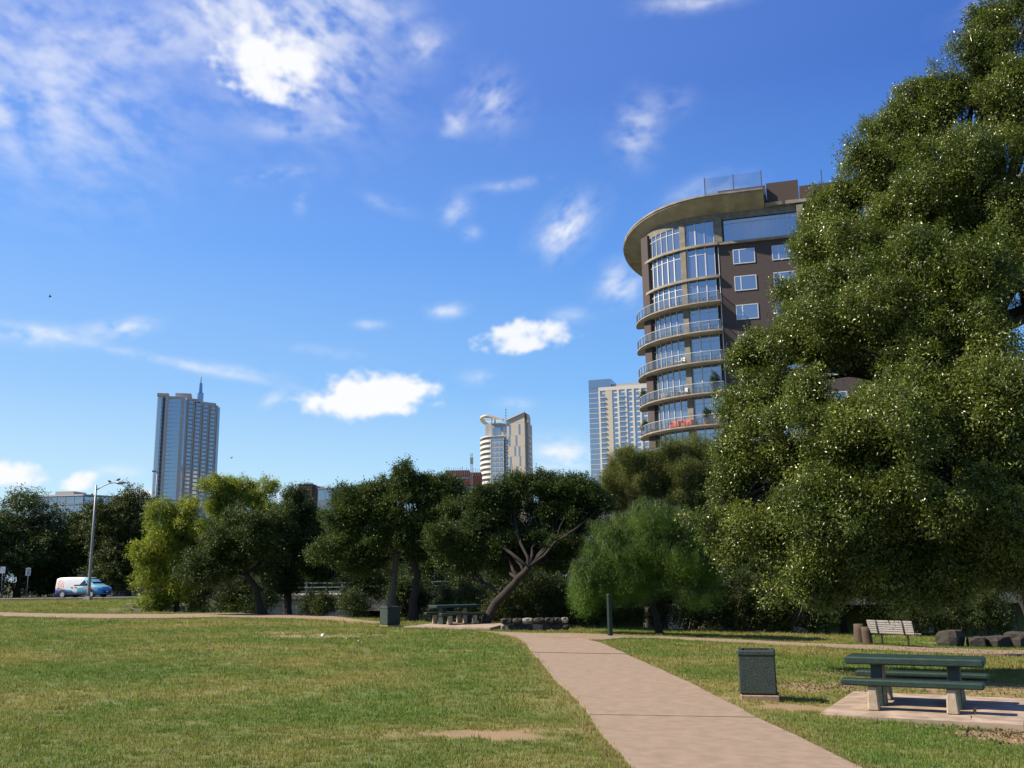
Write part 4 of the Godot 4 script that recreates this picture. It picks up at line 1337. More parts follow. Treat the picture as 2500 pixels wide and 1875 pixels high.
func make_center_tower() -> void:
	var d := 610.0
	var k := 0.1206 * d / F  # metres per zoom step
	var o := at(1238, 1100, d)
	var t := thing("condominium_tower", "cream and glass tower with stacked curved balconies and a winged open roof", "building", Vector3(o.x, 0, o.z), deg_to_rad(-15))
	var I := Transform3D()
	var Y := func(zy: float) -> float: return at(1238, 990.0 + zy * 0.1206, d).y
	var X := func(zx: float) -> float: return (zx - 730.0) * k
	# cream slab with a rising top
	var st := begin()
	var prof := [Vector2(X.call(728), Y.call(300)), Vector2(X.call(1085), Y.call(165)), Vector2(X.call(1100), Y.call(172)), Vector2(X.call(1104), Y.call(215)), Vector2(X.call(1106), 0), Vector2(X.call(728), 0)]
	var front := PackedVector3Array()
	var rear := PackedVector3Array()
	for p in prof:
		front.append(Vector3(p.x, p.y, 0))
		rear.append(Vector3(p.x, p.y, -16))
	front.reverse()
	rear.reverse()
	loft(st, [rear, front])
	mi(t, "cream_wall", done(st), M.tower_cream)
	bar(t, "roof_wing", M.tower_white, Vector3(X.call(715), Y.call(296), -7), Vector3(X.call(1100), Y.call(152), -7), 15.6, 0.7)
	# rounded end of the wing
	st = begin()
	var arc0 := PackedVector3Array()
	for i in 9:
		var a := PI * 0.5 * i / 8.0
		arc0.append(Vector3(X.call(1104) + 1.9 * sin(a), Y.call(195 - 30 * cos(a) + (150.0 * (i / 8.0) * (i / 8.0))), 0))
	for i in 8:
		boxto(st, (arc0[i] + arc0[i + 1]) / 2 - Vector3(0, 0, 3.6), Vector3(0.5, (arc0[i] - arc0[i + 1]).length() + 0.3, 6.0), Basis(Vector3.BACK, atan2(arc0[i + 1].x - arc0[i].x, arc0[i].y - arc0[i + 1].y)))
	mi(t, "wing_tip", done(st), M.tower_cream)
	for r in [[775, 812, 390, 600], [975, 1012, 390, 595], [762, 800, 618, 822], [910, 945, 618, 820], [880, 915, 840, 1025], [970, 1005, 840, 1025], [783, 820, 1045, 1235], [985, 1020, 1040, 1230], [770, 805, 1250, 1440], [915, 952, 1250, 1435], [880, 920, 1455, 1640], [975, 1010, 1455, 1640]]:
		fc(t, "slot_window", M.window_glass, I, X.call(r[0]), X.call(r[1]), Y.call(r[3]), Y.call(r[2]), -0.3, 0.06)
	for zy in [355, 610, 832, 1035, 1242, 1448]:
		fc(t, "joint", M.tower_tan, I, X.call(728), X.call(1105), Y.call(zy) - 0.08, Y.call(zy) + 0.08, -0.2, 0.03)
	# dark slot beside it
	fc(t, "slot", M.tower_grey, I, X.call(668), X.call(727), 0, Y.call(680), -14, -1.2)
	for i in 26:
		fc(t, "slot_pane", M.window_glass, I, X.call(690), X.call(715), Y.call(1600) + i * 1.9, Y.call(1600) + i * 1.9 + 1.2, -1.3, -1.1)
	# glass front block
	fc(t, "front_wall", M.tower_grey, I, X.call(388), X.call(667), 0, Y.call(622), -14, 0.8)
	fc(t, "terrace_slab", M.tower_white, I, X.call(345), X.call(672), Y.call(622), Y.call(612), -14, 1.4)
	for i in 11:
		var zy := 642.0 + i * 103.3
		for j in 3:
			var zx: float = 400.0 + j * 90.0
			fc(t, "window", M.window_glass, I, X.call(zx), X.call(zx + 78), Y.call(zy + 66), Y.call(zy), 0.5, 0.88)
			fc(t, "mullion", M.tower_white, I, X.call(zx + 80), X.call(zx + 88), Y.call(zy + 66), Y.call(zy), 0.5, 0.95)
	fc(t, "corner_post", M.tower_white, I, X.call(388), X.call(397), 0, Y.call(630), 0.5, 1.0)
	# set-back top storeys
	fc(t, "upper_wall", M.tower_grey, I, X.call(250), X.call(716), Y.call(640), Y.call(335), -15, -2.5)
	fc(t, "upper_window", M.window_glass, I, X.call(400), X.call(580), Y.call(570), Y.call(420), -2.6, -2.35)
	fc(t, "upper_window", M.window_glass, I, X.call(630), X.call(676), Y.call(565), Y.call(420), -2.6, -2.35)
	for zx in [356, 378]:
		fc(t, "post", M.tower_white, I, X.call(zx), X.call(zx + 9), Y.call(610), Y.call(340), -1.6, -1.2)
	# curved balcony stack
	var a := (X.call(390) - X.call(165) as float) + 7.0
	var x1 := X.call(390) as float
	var b := 34.0
	var core := PackedVector3Array()
	for i in 13:
		var q := PI / 2 * i / 12
		core.append(Vector3(x1 - (a - 1.6) * sin(q), Y.call(640), -b * 0.96 * (1 - cos(q)) - 1.2))
	core.reverse()
	core.append(Vector3(x1, Y.call(640), -34))
	mi(t, "bay_wall", plate(core, Y.call(640)), M.tower_grey)
	for i in 12:
		var zy := 600.0 + i * 105.0
		var poly := PackedVector3Array()
		for j in 17:
			var q := PI / 2 * j / 16
			poly.append(Vector3(x1 - a * sin(q), Y.call(zy), 0.9 - b * (1 - cos(q))))
		poly.reverse()
		poly.append(Vector3(x1, Y.call(zy), -b))
		mi(t, "balcony", plate(poly, 0.55), M.tower_white)
		if i > 0:
			var rs := begin()
			for j in 16:
				var q0 := PI / 2 * j / 16
				var q1 := PI / 2 * (j + 1) / 16
				var p0 := Vector3(x1 - a * sin(q0), Y.call(zy) + 0.02, 0.8 - b * (1 - cos(q0)))
				var p1 := Vector3(x1 - a * sin(q1), Y.call(zy) + 0.02, 0.8 - b * (1 - cos(q1)))
				quad(rs, p1, p0, p0 + Vector3(0, 1.0, 0), p1 + Vector3(0, 1.0, 0))
			mi(t, "balustrade", done(rs), M.mullion)
	# open ring roof
	var st2 := begin()
	var cx := X.call(345) as float
	var ytop := Y.call(165) as float
	for j in 16:
		var q0 := PI * 0.46 * j / 16
		var q1 := PI * 0.46 * (j + 1) / 16
		var p0 := Vector3(cx - 13.0 * sin(q0), ytop, 1.4 - 42.0 * (1 - cos(q0)))
		var p1 := Vector3(cx - 13.0 * sin(q1), ytop, 1.4 - 42.0 * (1 - cos(q1)))
		var i0 := Vector3(cx - 10.2 * sin(q0), ytop, -1.6 - 36.0 * (1 - cos(q0)))
		var i1 := Vector3(cx - 10.2 * sin(q1), ytop, -1.6 - 36.0 * (1 - cos(q1)))
		var dn := Vector3(0, -0.9, 0)
		quad(st2, p1 + dn, p0 + dn, p0, p1)
		quad(st2, p1, p0, i0, i1)
		quad(st2, i1 + dn, i0 + dn, p0 + dn, p1 + dn)
		quad(st2, i0 + dn, i1 + dn, i1, i0)
	mi(t, "roof_ring", done(st2), M.tower_cream)
	for j in 4:
		var q := PI * 0.44 * (j + 0.5) / 4
		bar(t, "roof_beam", M.tower_cream, Vector3(cx - 11.6 * sin(q), ytop - 0.5, -0.5 - 39.0 * (1 - cos(q))), Vector3(cx + 3.0, ytop - 0.8, -6.0 - 24.0 * (1 - cos(q))), 0.7, 0.6)
	bar(t, "roof_wing", M.tower_cream, Vector3(cx, ytop - 0.6, 0.2), Vector3(X.call(668), Y.call(285), 0.2), 2.4, 1.1)
	for zx in [378, 438, 452]:
		fc(t, "post", M.tower_grey, I, X.call(zx), X.call(zx + 12), Y.call(335), Y.call(225), -3.4, -2.8)
	# side with small balconies
	fc(t, "side_wall", M.tower_grey, I, X.call(1107), X.call(1150), 0, Y.call(365), -14, -3)
	for i in 11:
		fc(t, "side_balcony", M.tower_white, I, X.call(1120), X.call(1172), Y.call(640 + i * 105.0), Y.call(596 + i * 105.0), -9, -3.6)

func make_right_tower() -> void:
	var d := 600.0
	var o := at(1440, 1050, d)
	var t := thing("hotel_tower", "white gridded tower with blue glass corner and glass parapet", "building", Vector3(o.x, 0, o.z), deg_to_rad(-17))
	var I := Transform3D()
	var y0 := at(1440, 948, d).y
	fc(t, "wall", M.tower_white, I, 0.3, 52, 0, y0, -34, -0.3)
	fc(t, "glass_parapet", M.window_glass, I, 0, 14.4, y0 + 0.02, y0 + 5.2, -22, 0)
	fc(t, "parapet", M.tower_grey, I, 14.5, 52, y0 + 0.02, y0 + 1.8, -30, -1.2)
	fc(t, "cornice", M.tower_white, I, 6.2, 52, y0 - 2.2, y0, -1, 0.12)
	fc(t, "cream_wall", M.tower_cream, I, 10.6, 14.9, 0, y0 - 2.2, -1, 0.06)
	for i in 26:
		var y1 := y0 - 0.35 - i * 3.22
		if y1 < 8.0:
			break
		var yb := y1 - 2.9
		fc(t, "corner_pane", M.window_glass, I, 0.0, 6.1, yb, y1, -1.0, 0.0)
		fc(t, "floor_band", M.tower_white, I, -0.06, 6.2, yb - 0.3, yb - 0.02, -1.0, 0.10)
		if i > 0:
			var top := y1 - 0.45
			fc(t, "recessed_window", M.window_glass, I, 7.4, 10.5, yb + 0.25, top, -0.6, -0.2)
			fc(t, "balcony", M.tower_white, I, 7.4, 10.6, yb - 0.25, yb + 0.2, -0.6, 0.7)
			for x in [15.0, 24.3, 28.9, 33.5, 38.1]:
				fc(t, "window", M.window_glass, I, x, x + 3.1, yb + 0.3, top, -0.6, -0.22)
			fc(t, "recessed_window", M.window_glass, I, 19.3, 23.0, yb + 0.25, top, -0.8, -0.2)
			fc(t, "balcony", M.tower_white, I, 19.3, 23.0, yb - 0.22, yb + 0.18, -0.6, 0.6)
		# narrow left face
		for j in 5:
			fc(t, "side_pane", M.window_glass, I, -0.08, 0.28, yb, y1, -3.6 - j * 4.2, -0.5 - j * 4.2)
		fc(t, "side_band", M.tower_white, I, -0.2, 0.28, yb - 0.3, yb - 0.02, -22, -0.3)
	for x in [6.15, 18.1, 23.05, 27.5, 32.1, 36.7]:
		fc(t, "rib", M.tower_white, I, x, x + 1.15, 0, y0 - 2.2, -0.8, 0.16)
	for j in 5:
		fc(t, "side_rib", M.tower_white, I, -0.3, 0.25, 0, y0, -4.5 - j * 4.2, -3.6 - j * 4.2)

func make_low_buildings() -> void:
	# wide glass block at the left
	var d := 220.0
	var o := at(198, 1300, d)
	var top := at(198, 1207, d).y
	var t := thing("office_block", "long low grey glass office block above the trees", "building", Vector3(o.x, 0, o.z))
	var A := turned(-9)
	var B := turned(52)
	fc(t, "wall", M.tower_grey, A, -13, -0.05, 0, top, -12, -0.1)
	fc(t, "wall", M.tower_grey, B, 0.1, 24, 0, top - 0.4, -12, -0.1)
	fc(t, "roof_edge", M.tower_white, A, -13, 0.0, top - 0.3, top + 0.05, -1, 0.25)
	fc(t, "roof_edge", M.tower_grey, B, 0.0, 24, top - 0.3, top + 0.02, -1, 0.25)
	for r in 3:
		var y1 := top - 0.5 - r * 1.9
		for j in 6:
			fc(t, "window", M.window_glass, A, -12.9 + j * 2.15, -12.9 + j * 2.15 + 2.05, y1 - 1.5, y1, -0.2, 0.03)
		for j in 8:
			fc(t, "window", M.window_glass, B, 0.2 + j * 2.95, 0.2 + j * 2.95 + 2.85, y1 - 1.55, y1, -0.2, 0.03)
		fc(t, "band", M.tower_white, A, -13, -0.05, y1 - 1.72, y1 - 1.6, -0.5, 0.12)
	fc(t, "plant_room", M.tower_grey, A, -9.2, -4.6, top + 0.05, top + 1.1, -8, -3)
	# dark brick box and the pale block beside it
	d = 180.0
	o = at(758, 1300, d)
	top = at(758, 1182, d).y
	t = thing("brick_block", "plain dark brick block rising behind the oaks", "building", Vector3(o.x, 0, o.z))
	A = turned(-6)
	fc(t, "wall", M.brick, A, -2.5, 0.0, 0, top, -3.0, 0)
	fc(t, "coping", M.tower_grey, A, -2.55, 0.05, top, top + 0.08, -3.05, 0.05)
	fc(t, "side_wall", M.brick, A, 0.01, 1.0, 0, top - 0.3, -3.0, -0.6)
	fc(t, "vent", M.tower_grey, A, -0.7, -0.2, top + 0.08, top + 0.35, -1.5, -1.0)
	o = at(773, 1300, 178.0)
	top = at(773, 1191, 178.0).y
	t = thing("pale_block", "pale building with a glazed top storey beside the dark brick block", "building", Vector3(o.x, 0, o.z))
	A = turned(3)
	fc(t, "wall", M.tower_white, A, 0, 6.5, 0, top - 2.4, -6, 0)
	fc(t, "roof_edge", M.tower_white, A, 0, 6.5, top - 0.35, top, -6, 0.3)
	fc(t, "room", M.tower_grey, A, 0, 6.5, top - 2.4, top - 0.35, -6, -0.3)
	for j in 5:
		fc(t, "window_pane", M.window_glass, A, 0.05 + j * 1.3, 1.3 + j * 1.3, top - 2.2, top - 0.4, -0.29, -0.2)
	fc(t, "column", M.tower_white, A, 2.55, 2.85, 0, top, 0.02, 0.34)
	fc(t, "window_pane", M.window_glass, A, 1.9, 2.5, top - 4.6, top - 2.9, -0.1, 0.02)
	fc(t, "window_pane", M.window_glass, A, 1.9, 2.5, top - 7.2, top - 5.2, -0.1, 0.02)
	fc(t, "roof_vent", M.tower_grey, A, 0.3, 0.9, top + 0.0, top + 0.4, -2, -1.4)
	# tower under construction
	d = 500.0
	o = at(1130, 1300, d)
	top = at(1130, 1148, d).y
	t = thing("construction_building", "unfinished building top wrapped in red netting with scaffold poles", "building", Vector3(o.x, 0, o.z))
	A = turned(0)
	fc(t, "concrete_frame", M.tower_grey, A, -8.4, 9.5, 0, top - 3.2, -16, -0.3)
	fc(t, "netting", M.net_red, A, -8.6, 3.5, top - 2.9, top, -16, 0)
	fc(t, "netting", M.net_red, A, 3.6, 9.6, top - 4.2, top - 1.2, -16, 0)
	fc(t, "netting", M.net_red, A, -8.6, 9.6, top - 8.2, top - 4.4, -16, 0)
	rng.seed = 9
	for i in 16:
		var x := -8.4 + i * 1.15
		fc(t, "scaffold_pole", M.tower_tan, A, x, x + 0.16, top - 3.0, top + rng.randf_range(0.4, 1.9), -0.2 - rng.randf() * 3, 0.02)
	t = thing("hoist_mast", "pale green hoist mast standing on the unfinished building", "mast", Vector3(at(1152, 1300, d - 2.0).x, top - 8.0, -(d - 2.0)))
	for s in [-1, 1]:
		for q in [-1, 1]:
			bx(t, "chord", M.hoist, Vector3(s * 0.42, 8.3, q * 0.42), Vector3(0.2, 16.6, 0.2))
	for i in 9:
		bar(t, "brace", M.hoist, Vector3(-0.42, i * 1.8, 0.45), Vector3(0.42, i * 1.8 + 1.7, 0.45), 0.14, 0.16)
	mi(t, "cage", block(Vector3(1.6, 3.4, 1.4), 0.1, Vector2.ONE, 11.0), M.hoist)
	# floodlight mast left of the glass tower
	d = 170.0
	var b := at(365, 1440, d)
	t = thing("floodlight_mast", "thin mast with floodlights on a cross arm beside the glass tower", "mast", Vector3(b.x, 0, b.z))
	var h := at(366, 1152, d).y
	mi(t, "pole", pipe(PackedVector3Array([Vector3(0, 0, 0), Vector3(0.1, h, 0)]), [0.11, 0.06], 6), M.galvanised)
	bx(t, "cross_arm", M.galvanised, Vector3(-0.35, h, 0), Vector3(0.9, 0.08, 0.1))
	for s in [0, 1]:
		mi(t, "floodlight", block(Vector3(0.32, 0.22, 0.3), 0.04), M.galvanised, Transform3D(Basis(), Vector3(-0.62 + s * 0.4, h + 0.05, 0)))

# ---------------------------------------------------------------- road, bridge, walls
func make_road() -> void:
	var st := begin()
	quad(st, Vector3(-130, 0.36, -84.5), Vector3(60, 0.36, -84.5), Vector3(60, 0.36, -96), Vector3(-130, 0.36, -96))
	mi(self, "road", done(st), M.asphalt).set_meta("kind", "structure")
	var kerb := Node3D.new()
	kerb.name = "kerb"
	add_child(kerb)
	kerb.set_meta("kind", "structure")
	for i in 20:
		mi(kerb, "kerb_stone", block(Vector3(4.96, 0.42, 0.3), 0.03), M.light_concrete, Transform3D(Basis(), Vector3(-127.5 + i * 5.0, 0.06, -84.3)))
	# bridge over the creek
	var t := thing("road_bridge", "concrete road bridge with pale deck edge and metal railing behind the trees", "bridge", Vector3(-27.5, 0, -83.0))
	bx(t, "deck", M.light_concrete, Vector3(35, 0.30, -6), Vector3(70, 0.34, 12.6))
	bx(t, "abutment_wall", M.light_concrete, Vector3(7, -1.6, -6), Vector3(14, 3.3, 12))
	for i in 5:
		bx(t, "pier", M.light_concrete, Vector3(20 + i * 10.5, -1.6, -6), Vector3(1.2, 3.3, 11))
	bx(t, "girder", M.light_concrete, Vector3(42, -0.38, 0.05), Vector3(56, 1.0, 0.5))
	bx(t, "back_wall", M.light_concrete, Vector3(42, -2.0, -11), Vector3(56, 4.0, 0.4))
	for i in 24:
		bx(t, "rail_post", M.rail, Vector3(1.0 + i * 3.0, 0.97, 0.1), Vector3(0.12, 1.0, 0.12))
	for y in [0.75, 1.1, 1.45]:
		for i in 6:
			bx(t, "rail", M.rail, Vector3(6.0 + i * 11.6, y, 0.18), Vector3(11.5, 0.09, 0.06))
	# wing wall where the bank drops
	var a := hit(330, 1474)
	var p0 := at(330, 1468, 66.0)
	var w := thing("wing_wall", "low sloping concrete wing wall at the end of the lawn bank", "wall", Vector3(p0.x, height(p0.x, p0.z) - 0.6, p0.z), deg_to_rad(-12))
	st = begin()
	var lo := PackedVector3Array([Vector3(0, 0, 0.2), Vector3(2.6, -0.6, 0.2), Vector3(2.6, -0.6, -0.2), Vector3(0, 0, -0.2)])
	var hi := PackedVector3Array([Vector3(0, 1.0, 0.2), Vector3(2.6, 0.1, 0.2), Vector3(2.6, 0.1, -0.2), Vector3(0, 1.0, -0.2)])
	lo.reverse()
	hi.reverse()
	lo.reverse()
	hi.reverse()
	loft(st, [lo, hi])
	mi(w, "wall_face", done(st), M.light_concrete)
	bar(w, "coping", M.light_concrete, Vector3(-0.6, 1.06, 0), Vector3(1.2, 1.02, 0), 0.5, 0.12)
	bx(w, "culvert_head", M.light_concrete, Vector3(1.2, 0.35, -1.2), Vector3(2.6, 1.1, 1.8))
	# rubble walls
	rubble("rubble_wall", "grey rubble stone wall across the road in front of the van", at(275, 1452, 97.0), 6.0, 1.25, deg_to_rad(-6), 0.42)
	rubble("rubble_wall", "low dark rubble wall behind the end of the footpath", hit(1222, 1540), 2.4, 0.38, deg_to_rad(4), 0.26)

func rock_mesh(seed: int) -> ArrayMesh:
	var q := FastNoiseLite.new()
	q.seed = seed
	q.frequency = 0.9
	var sp := SphereMesh.new()
	sp.radial_segments = 10
	sp.rings = 6
	var st := begin()
	var arr := sp.surface_get_arrays(0)
	var V: PackedVector3Array = arr[Mesh.ARRAY_VERTEX]
	var I: PackedInt32Array = arr[Mesh.ARRAY_INDEX]
	for i in I:
		var v := V[i]
		var b := Vector3(clampf(v.x, -0.40, 0.40), clampf(v.y, -0.36, 0.36), clampf(v.z, -0.40, 0.40)) * 1.12
		st.add_vertex(b * (1.0 + 0.35 * q.get_noise_3dv(v * 1.3)))
	return done(st)

func rubble(n: String, label: String, p: Vector3, long: float, high: float, turn: float, size: float) -> void:
	p = on(p.x, p.z)
	var t := thing(n, label, "wall", p, turn)
	var shapes := [rock_mesh(1), rock_mesh(2), rock_mesh(3)]
	rng.seed = 12
	var y := 0.0
	while y < high:
		var h := size * rng.randf_range(0.6, 0.9)
		var x := 0.0
		while x < long:
			var w := size * rng.randf_range(0.9, 1.7)
			mi(t, "stone", shapes[rng.randi() % 3], M.pale_stone if rng.randf() < (0.6 if high > 1.0 else 0.15) else M.rock, Transform3D(Basis(Vector3.RIGHT, rng.randf_range(-0.1, 0.1)) * Basis.from_scale(Vector3(w * 1.12, h * 1.2, size * rng.randf_range(1.0, 1.3))), Vector3(x + w / 2, y + h / 2, 0)))
			x += w
		y += h

# ---------------------------------------------------------------- park furniture
func picnic_table(label: String, p: Vector3, turn: float) -> void:
	var t := thing("picnic_table", label, "picnic table", p, turn)
	mi(t, "tabletop", block(Vector3(2.0, 0.115, 0.76), 0.022, Vector2.ONE, 0.635), M.green_concrete)
	for s in [-1, 1]:
		var ped := mi(t, "pedestal", block(Vector3(0.17, 0.635, 0.44), 0.015, Vector2(1.0, 0.72)), M.green_concrete, Transform3D(Basis(), Vector3(s * 0.56, 0, 0)))
		mi(ped, "bare_face", block(Vector3(0.012, 0.60, 0.40), 0.002, Vector2(1.0, 0.72), 0.01), M.tan_concrete, Transform3D(Basis(), Vector3(-s * 0.086, 0, 0)))
	for q in [-1, 1]:
		var b := mi(t, "bench_seat", block(Vector3(2.0, 0.095, 0.28), 0.02, Vector2.ONE, 0.36), M.green_concrete, Transform3D(Basis(), Vector3(0, 0, q * 0.70)))
		for s in [-1, 1]:
			mi(b, "bench_leg", block(Vector3(0.17, 0.36, 0.21), 0.018, Vector2(0.78, 0.9)), M.tan_concrete, Transform3D(Basis(), Vector3(s * 0.55, 0, 0)))

func litter_bin(label: String, p: Vector3, turn: float) -> void:
	var t := thing("litter_bin", label, "litter bin", p, turn)
	mi(t, "plinth", block(Vector3(0.62, 0.14, 0.62), 0.015, Vector2.ONE, -0.05), M.plinth, Transform3D(Basis(), Vector3(0.02, 0, 0)))
	var st := begin()
	var y0 := 0.1
	var h := 0.80
	loft(st, [rect8(y0, 0.285, 0.285, 0.02), rect8(y0 + 0.02, 0.30, 0.30, 0.02), rect8(h - 0.10, 0.295, 0.295, 0.02), rect8(h - 0.07, 0.305, 0.305, 0.02), rect8(h - 0.015, 0.305, 0.305, 0.02), rect8(h, 0.292, 0.292, 0.02), rect8(h, 0.235, 0.235, 0.02), rect8(y0 + 0.06, 0.225, 0.225, 0.02)], false)
	mi(t, "body", done(st), M.green_stucco)
	bx(t, "floor", M.plinth, Vector3(0, y0 + 0.07, 0), Vector3(0.45, 0.02, 0.45))

func make_furniture() -> void:
	# near table on its slab
	var u := Vector3(cos(deg_to_rad(28)), 0, sin(deg_to_rad(28)))
	var w := Vector3(u.z, 0, -u.x)
	var L := hit(1999, 1746)
	var c := L + u * 1.35 + w * 1.55
	var poly := PackedVector3Array([L, L + u * 2.7, L + u * 2.7 + w * 3.1, L + w * 3.1])
	var yslab := L.y + 0.012
	for i in 4:
		poly[i].y = yslab + 0.0
	mi(self, "table_slab", plate(poly, 0.3), M.slab).set_meta("kind", "structure")
	keep_out.append([c, 1.35, 1.56, deg_to_rad(28)])
	var tc := hit(2244, 1742)
	picnic_table("dark green concrete picnic table beside the open-topped litter bin", Vector3(tc.x, yslab, tc.z), deg_to_rad(-28))
	var stub := hit(2382, 1763)
	var sb := mi(self, "rusty_stub", pipe(PackedVector3Array([Vector3(0, 0, 0), Vector3(0.005, 0.09, 0), Vector3(0.0, 0.11, 0)]), [0.022, 0.024, 0.012], 8), M.plinth, Transform3D(Basis(), Vector3(stub.x, yslab, stub.z)))
	tag(sb, "short rusty pipe stub sticking out of the table slab", "pipe")
	# near bin
	var bp := hit(1853, 1706)
	litter_bin("open-topped dark green stucco litter bin casting a shadow on bare soil", bp, deg_to_rad(-14))
	keep_out.append([bp, 0.31, 0.31, deg_to_rad(14)])
	# far bin and table
	bp = hit(952, 1531)
	litter_bin("dark green litter bin on the grass near the far picnic table", bp, deg_to_rad(38))
	var c2 := hit(1110, 1529)
	var u2 := Vector3(cos(deg_to_rad(-30)), 0, sin(deg_to_rad(-30)))
	var y2 := height(c2.x, c2.z) + 0.10
	poly = PackedVector3Array()
	for s in [[985, 1533], [1196, 1540], [1240, 1530], [1080, 1524]]:
		var q := hit(s[0], s[1])
		poly.append(Vector3(q.x, y2, q.z))
	mi(self, "table_slab", plate(poly, 0.35), M.slab).set_meta("kind", "structure")
	picnic_table("dark green concrete picnic table in front of the leaning oak", Vector3(c2.x, y2, c2.z), deg_to_rad(30))
	# post by the path
	var pp := hit(1490, 1553)
	var t := thing("marker_post", "slim dark green square post standing in grass beside the path", "post", pp, deg_to_rad(20))
	mi(t, "shaft", block(Vector3(0.15, 1.46, 0.15), 0.015, Vector2(0.96, 0.96), -0.05), M.green_post)
	mi(t, "cap", block(Vector3(0.165, 0.05, 0.165), 0.015, Vector2(0.9, 0.9), 1.41), M.green_post)
	# bench, seen from behind
	var b0 := hit(2149, 1575)
	var b1 := hit(2221, 1581)
	var mid := (b0 + b1) / 2
	mid.y = height(mid.x, mid.z)
	var ang := atan2(-(b1.z - b0.z), b1.x - b0.x)
	t = thing("park_bench", "weathered slatted park bench on dark iron frames beside two wooden stumps", "bench", mid, ang)
	for i in 6:
		var f := i / 5.0
		bx(t, "back_slat", M.silver_wood, Vector3(0.0, 0.47 + f * 0.38, 0.14 + f * 0.10), Vector3(1.72, 0.055, 0.03), Basis(Vector3.RIGHT, 0.25))
	for i in 4:
		bx(t, "seat_slat", M.silver_wood, Vector3(0, 0.43, 0.08 - i * 0.115), Vector3(1.72, 0.035, 0.085))
	for s in [-1, 1]:
		mi(t, "frame", pipe(PackedVector3Array([Vector3(s * 0.5, -0.1, -0.05), Vector3(s * 0.5, 0.36, -0.05), Vector3(s * 0.5, 0.40, -0.02), Vector3(s * 0.5, 0.41, 0.12), Vector3(s * 0.5, 0.50, 0.175), Vector3(s * 0.5, 0.88, 0.275)]), [0.035, 0.035, 0.03, 0.03, 0.028, 0.028], 6), M.bench_iron)
		bx(t, "seat_bearer", M.bench_iron, Vector3(s * 0.5, 0.395, -0.12), Vector3(0.05, 0.03, 0.46))
	# stumps
	for s in [[2099, 1571, 0.17, 0.68, -0.02, "upright cut wooden stump beside the bench, the taller one"], [2120, 1573, 0.15, 0.60, 0.14, "slanting cut wooden stump between the upright stump and the bench"]]:
		var q := hit(s[0], s[1])
		t = thing("tree_stump", s[5], "stump", q)
		var st := begin()
		st.set_smooth_group(0)
		var rings := []
		for k in 5:
			var y: float = -0.1 + (s[3] + 0.1) * k / 4.0
			var ring := PackedVector3Array()
			for i in 12:
				var a := TAU * i / 12
				var r: float = s[2] * (1.15 - 0.15 * k / 4.0) * (1.0 + 0.09 * sin(i * 3.0 + k) + 0.05 * cos(i * 5.0))
				ring.append(Vector3(cos(a) * r + s[4] * -k * 0.12, y, -sin(a) * r))
			rings.append(ring)
		loft(st, rings)
		mi(t, "stump", done(st), M.stump)
	# boulders
	rng.seed = 31
	for s in [[2322, 1578, 0.85, 0.62, "large dark boulder with a pale top, nearest the bench"], [2385, 1580, 0.6, 0.38, "low dark boulder between two bigger ones beyond the bench"], [2435, 1580, 0.9, 0.42, "flat wide dark boulder beyond the bench"], [2490, 1581, 1.0, 0.55, "big rounded dark boulder under the oak's edge"]]:
		var q := hit(s[0], s[1])
		var o := mi(self, "boulder", rock_mesh(int(s[0])), M.rock, Transform3D(Basis(Vector3.UP, rng.randf() * 3.0) * Basis.from_scale(Vector3(s[2] * 1.15, s[3] * 1.4, s[2])), q + Vector3(0, s[3] * 0.38, 0)))
		tag(o, s[4], "boulder", "boulders beyond the bench")
	# bits of pale litter and stones on the lawn
	var st2 := begin()
	for s in [[788, 1553, 0.09], [846, 1560, 0.05], [875, 1566, 0.05], [997, 1533, 0.06], [690, 1548, 0.05], [470, 1611, 0.035]]:
		var q := hit(s[0], s[1])
		var o := mi(self, "pale_stone", rock_mesh(7), M.litter, Transform3D(Basis(Vector3.UP, s[0]) * Basis.from_scale(Vector3(s[2] * 1.6, s[2], s[2] * 1.2)), q + Vector3(0, s[2] * 0.4, 0)))
		tag(o, "small pale stone lying on the worn lawn", "stone", "pale stones on the lawn")

func letters(parent: Node, text: String, size: float, p: Vector3) -> void:
	var f := SystemFont.new()
	f.font_names = PackedStringArray(["Droid Sans"])
	f.font_weight = 700
	var tm := TextMesh.new()
	tm.text = text
	tm.font = f
	tm.font_size = 64
	tm.pixel_size = size / 64.0
	tm.depth = 0.004
	mi(parent, "lettering", tm, M.sign_black, Transform3D(Basis(), p))

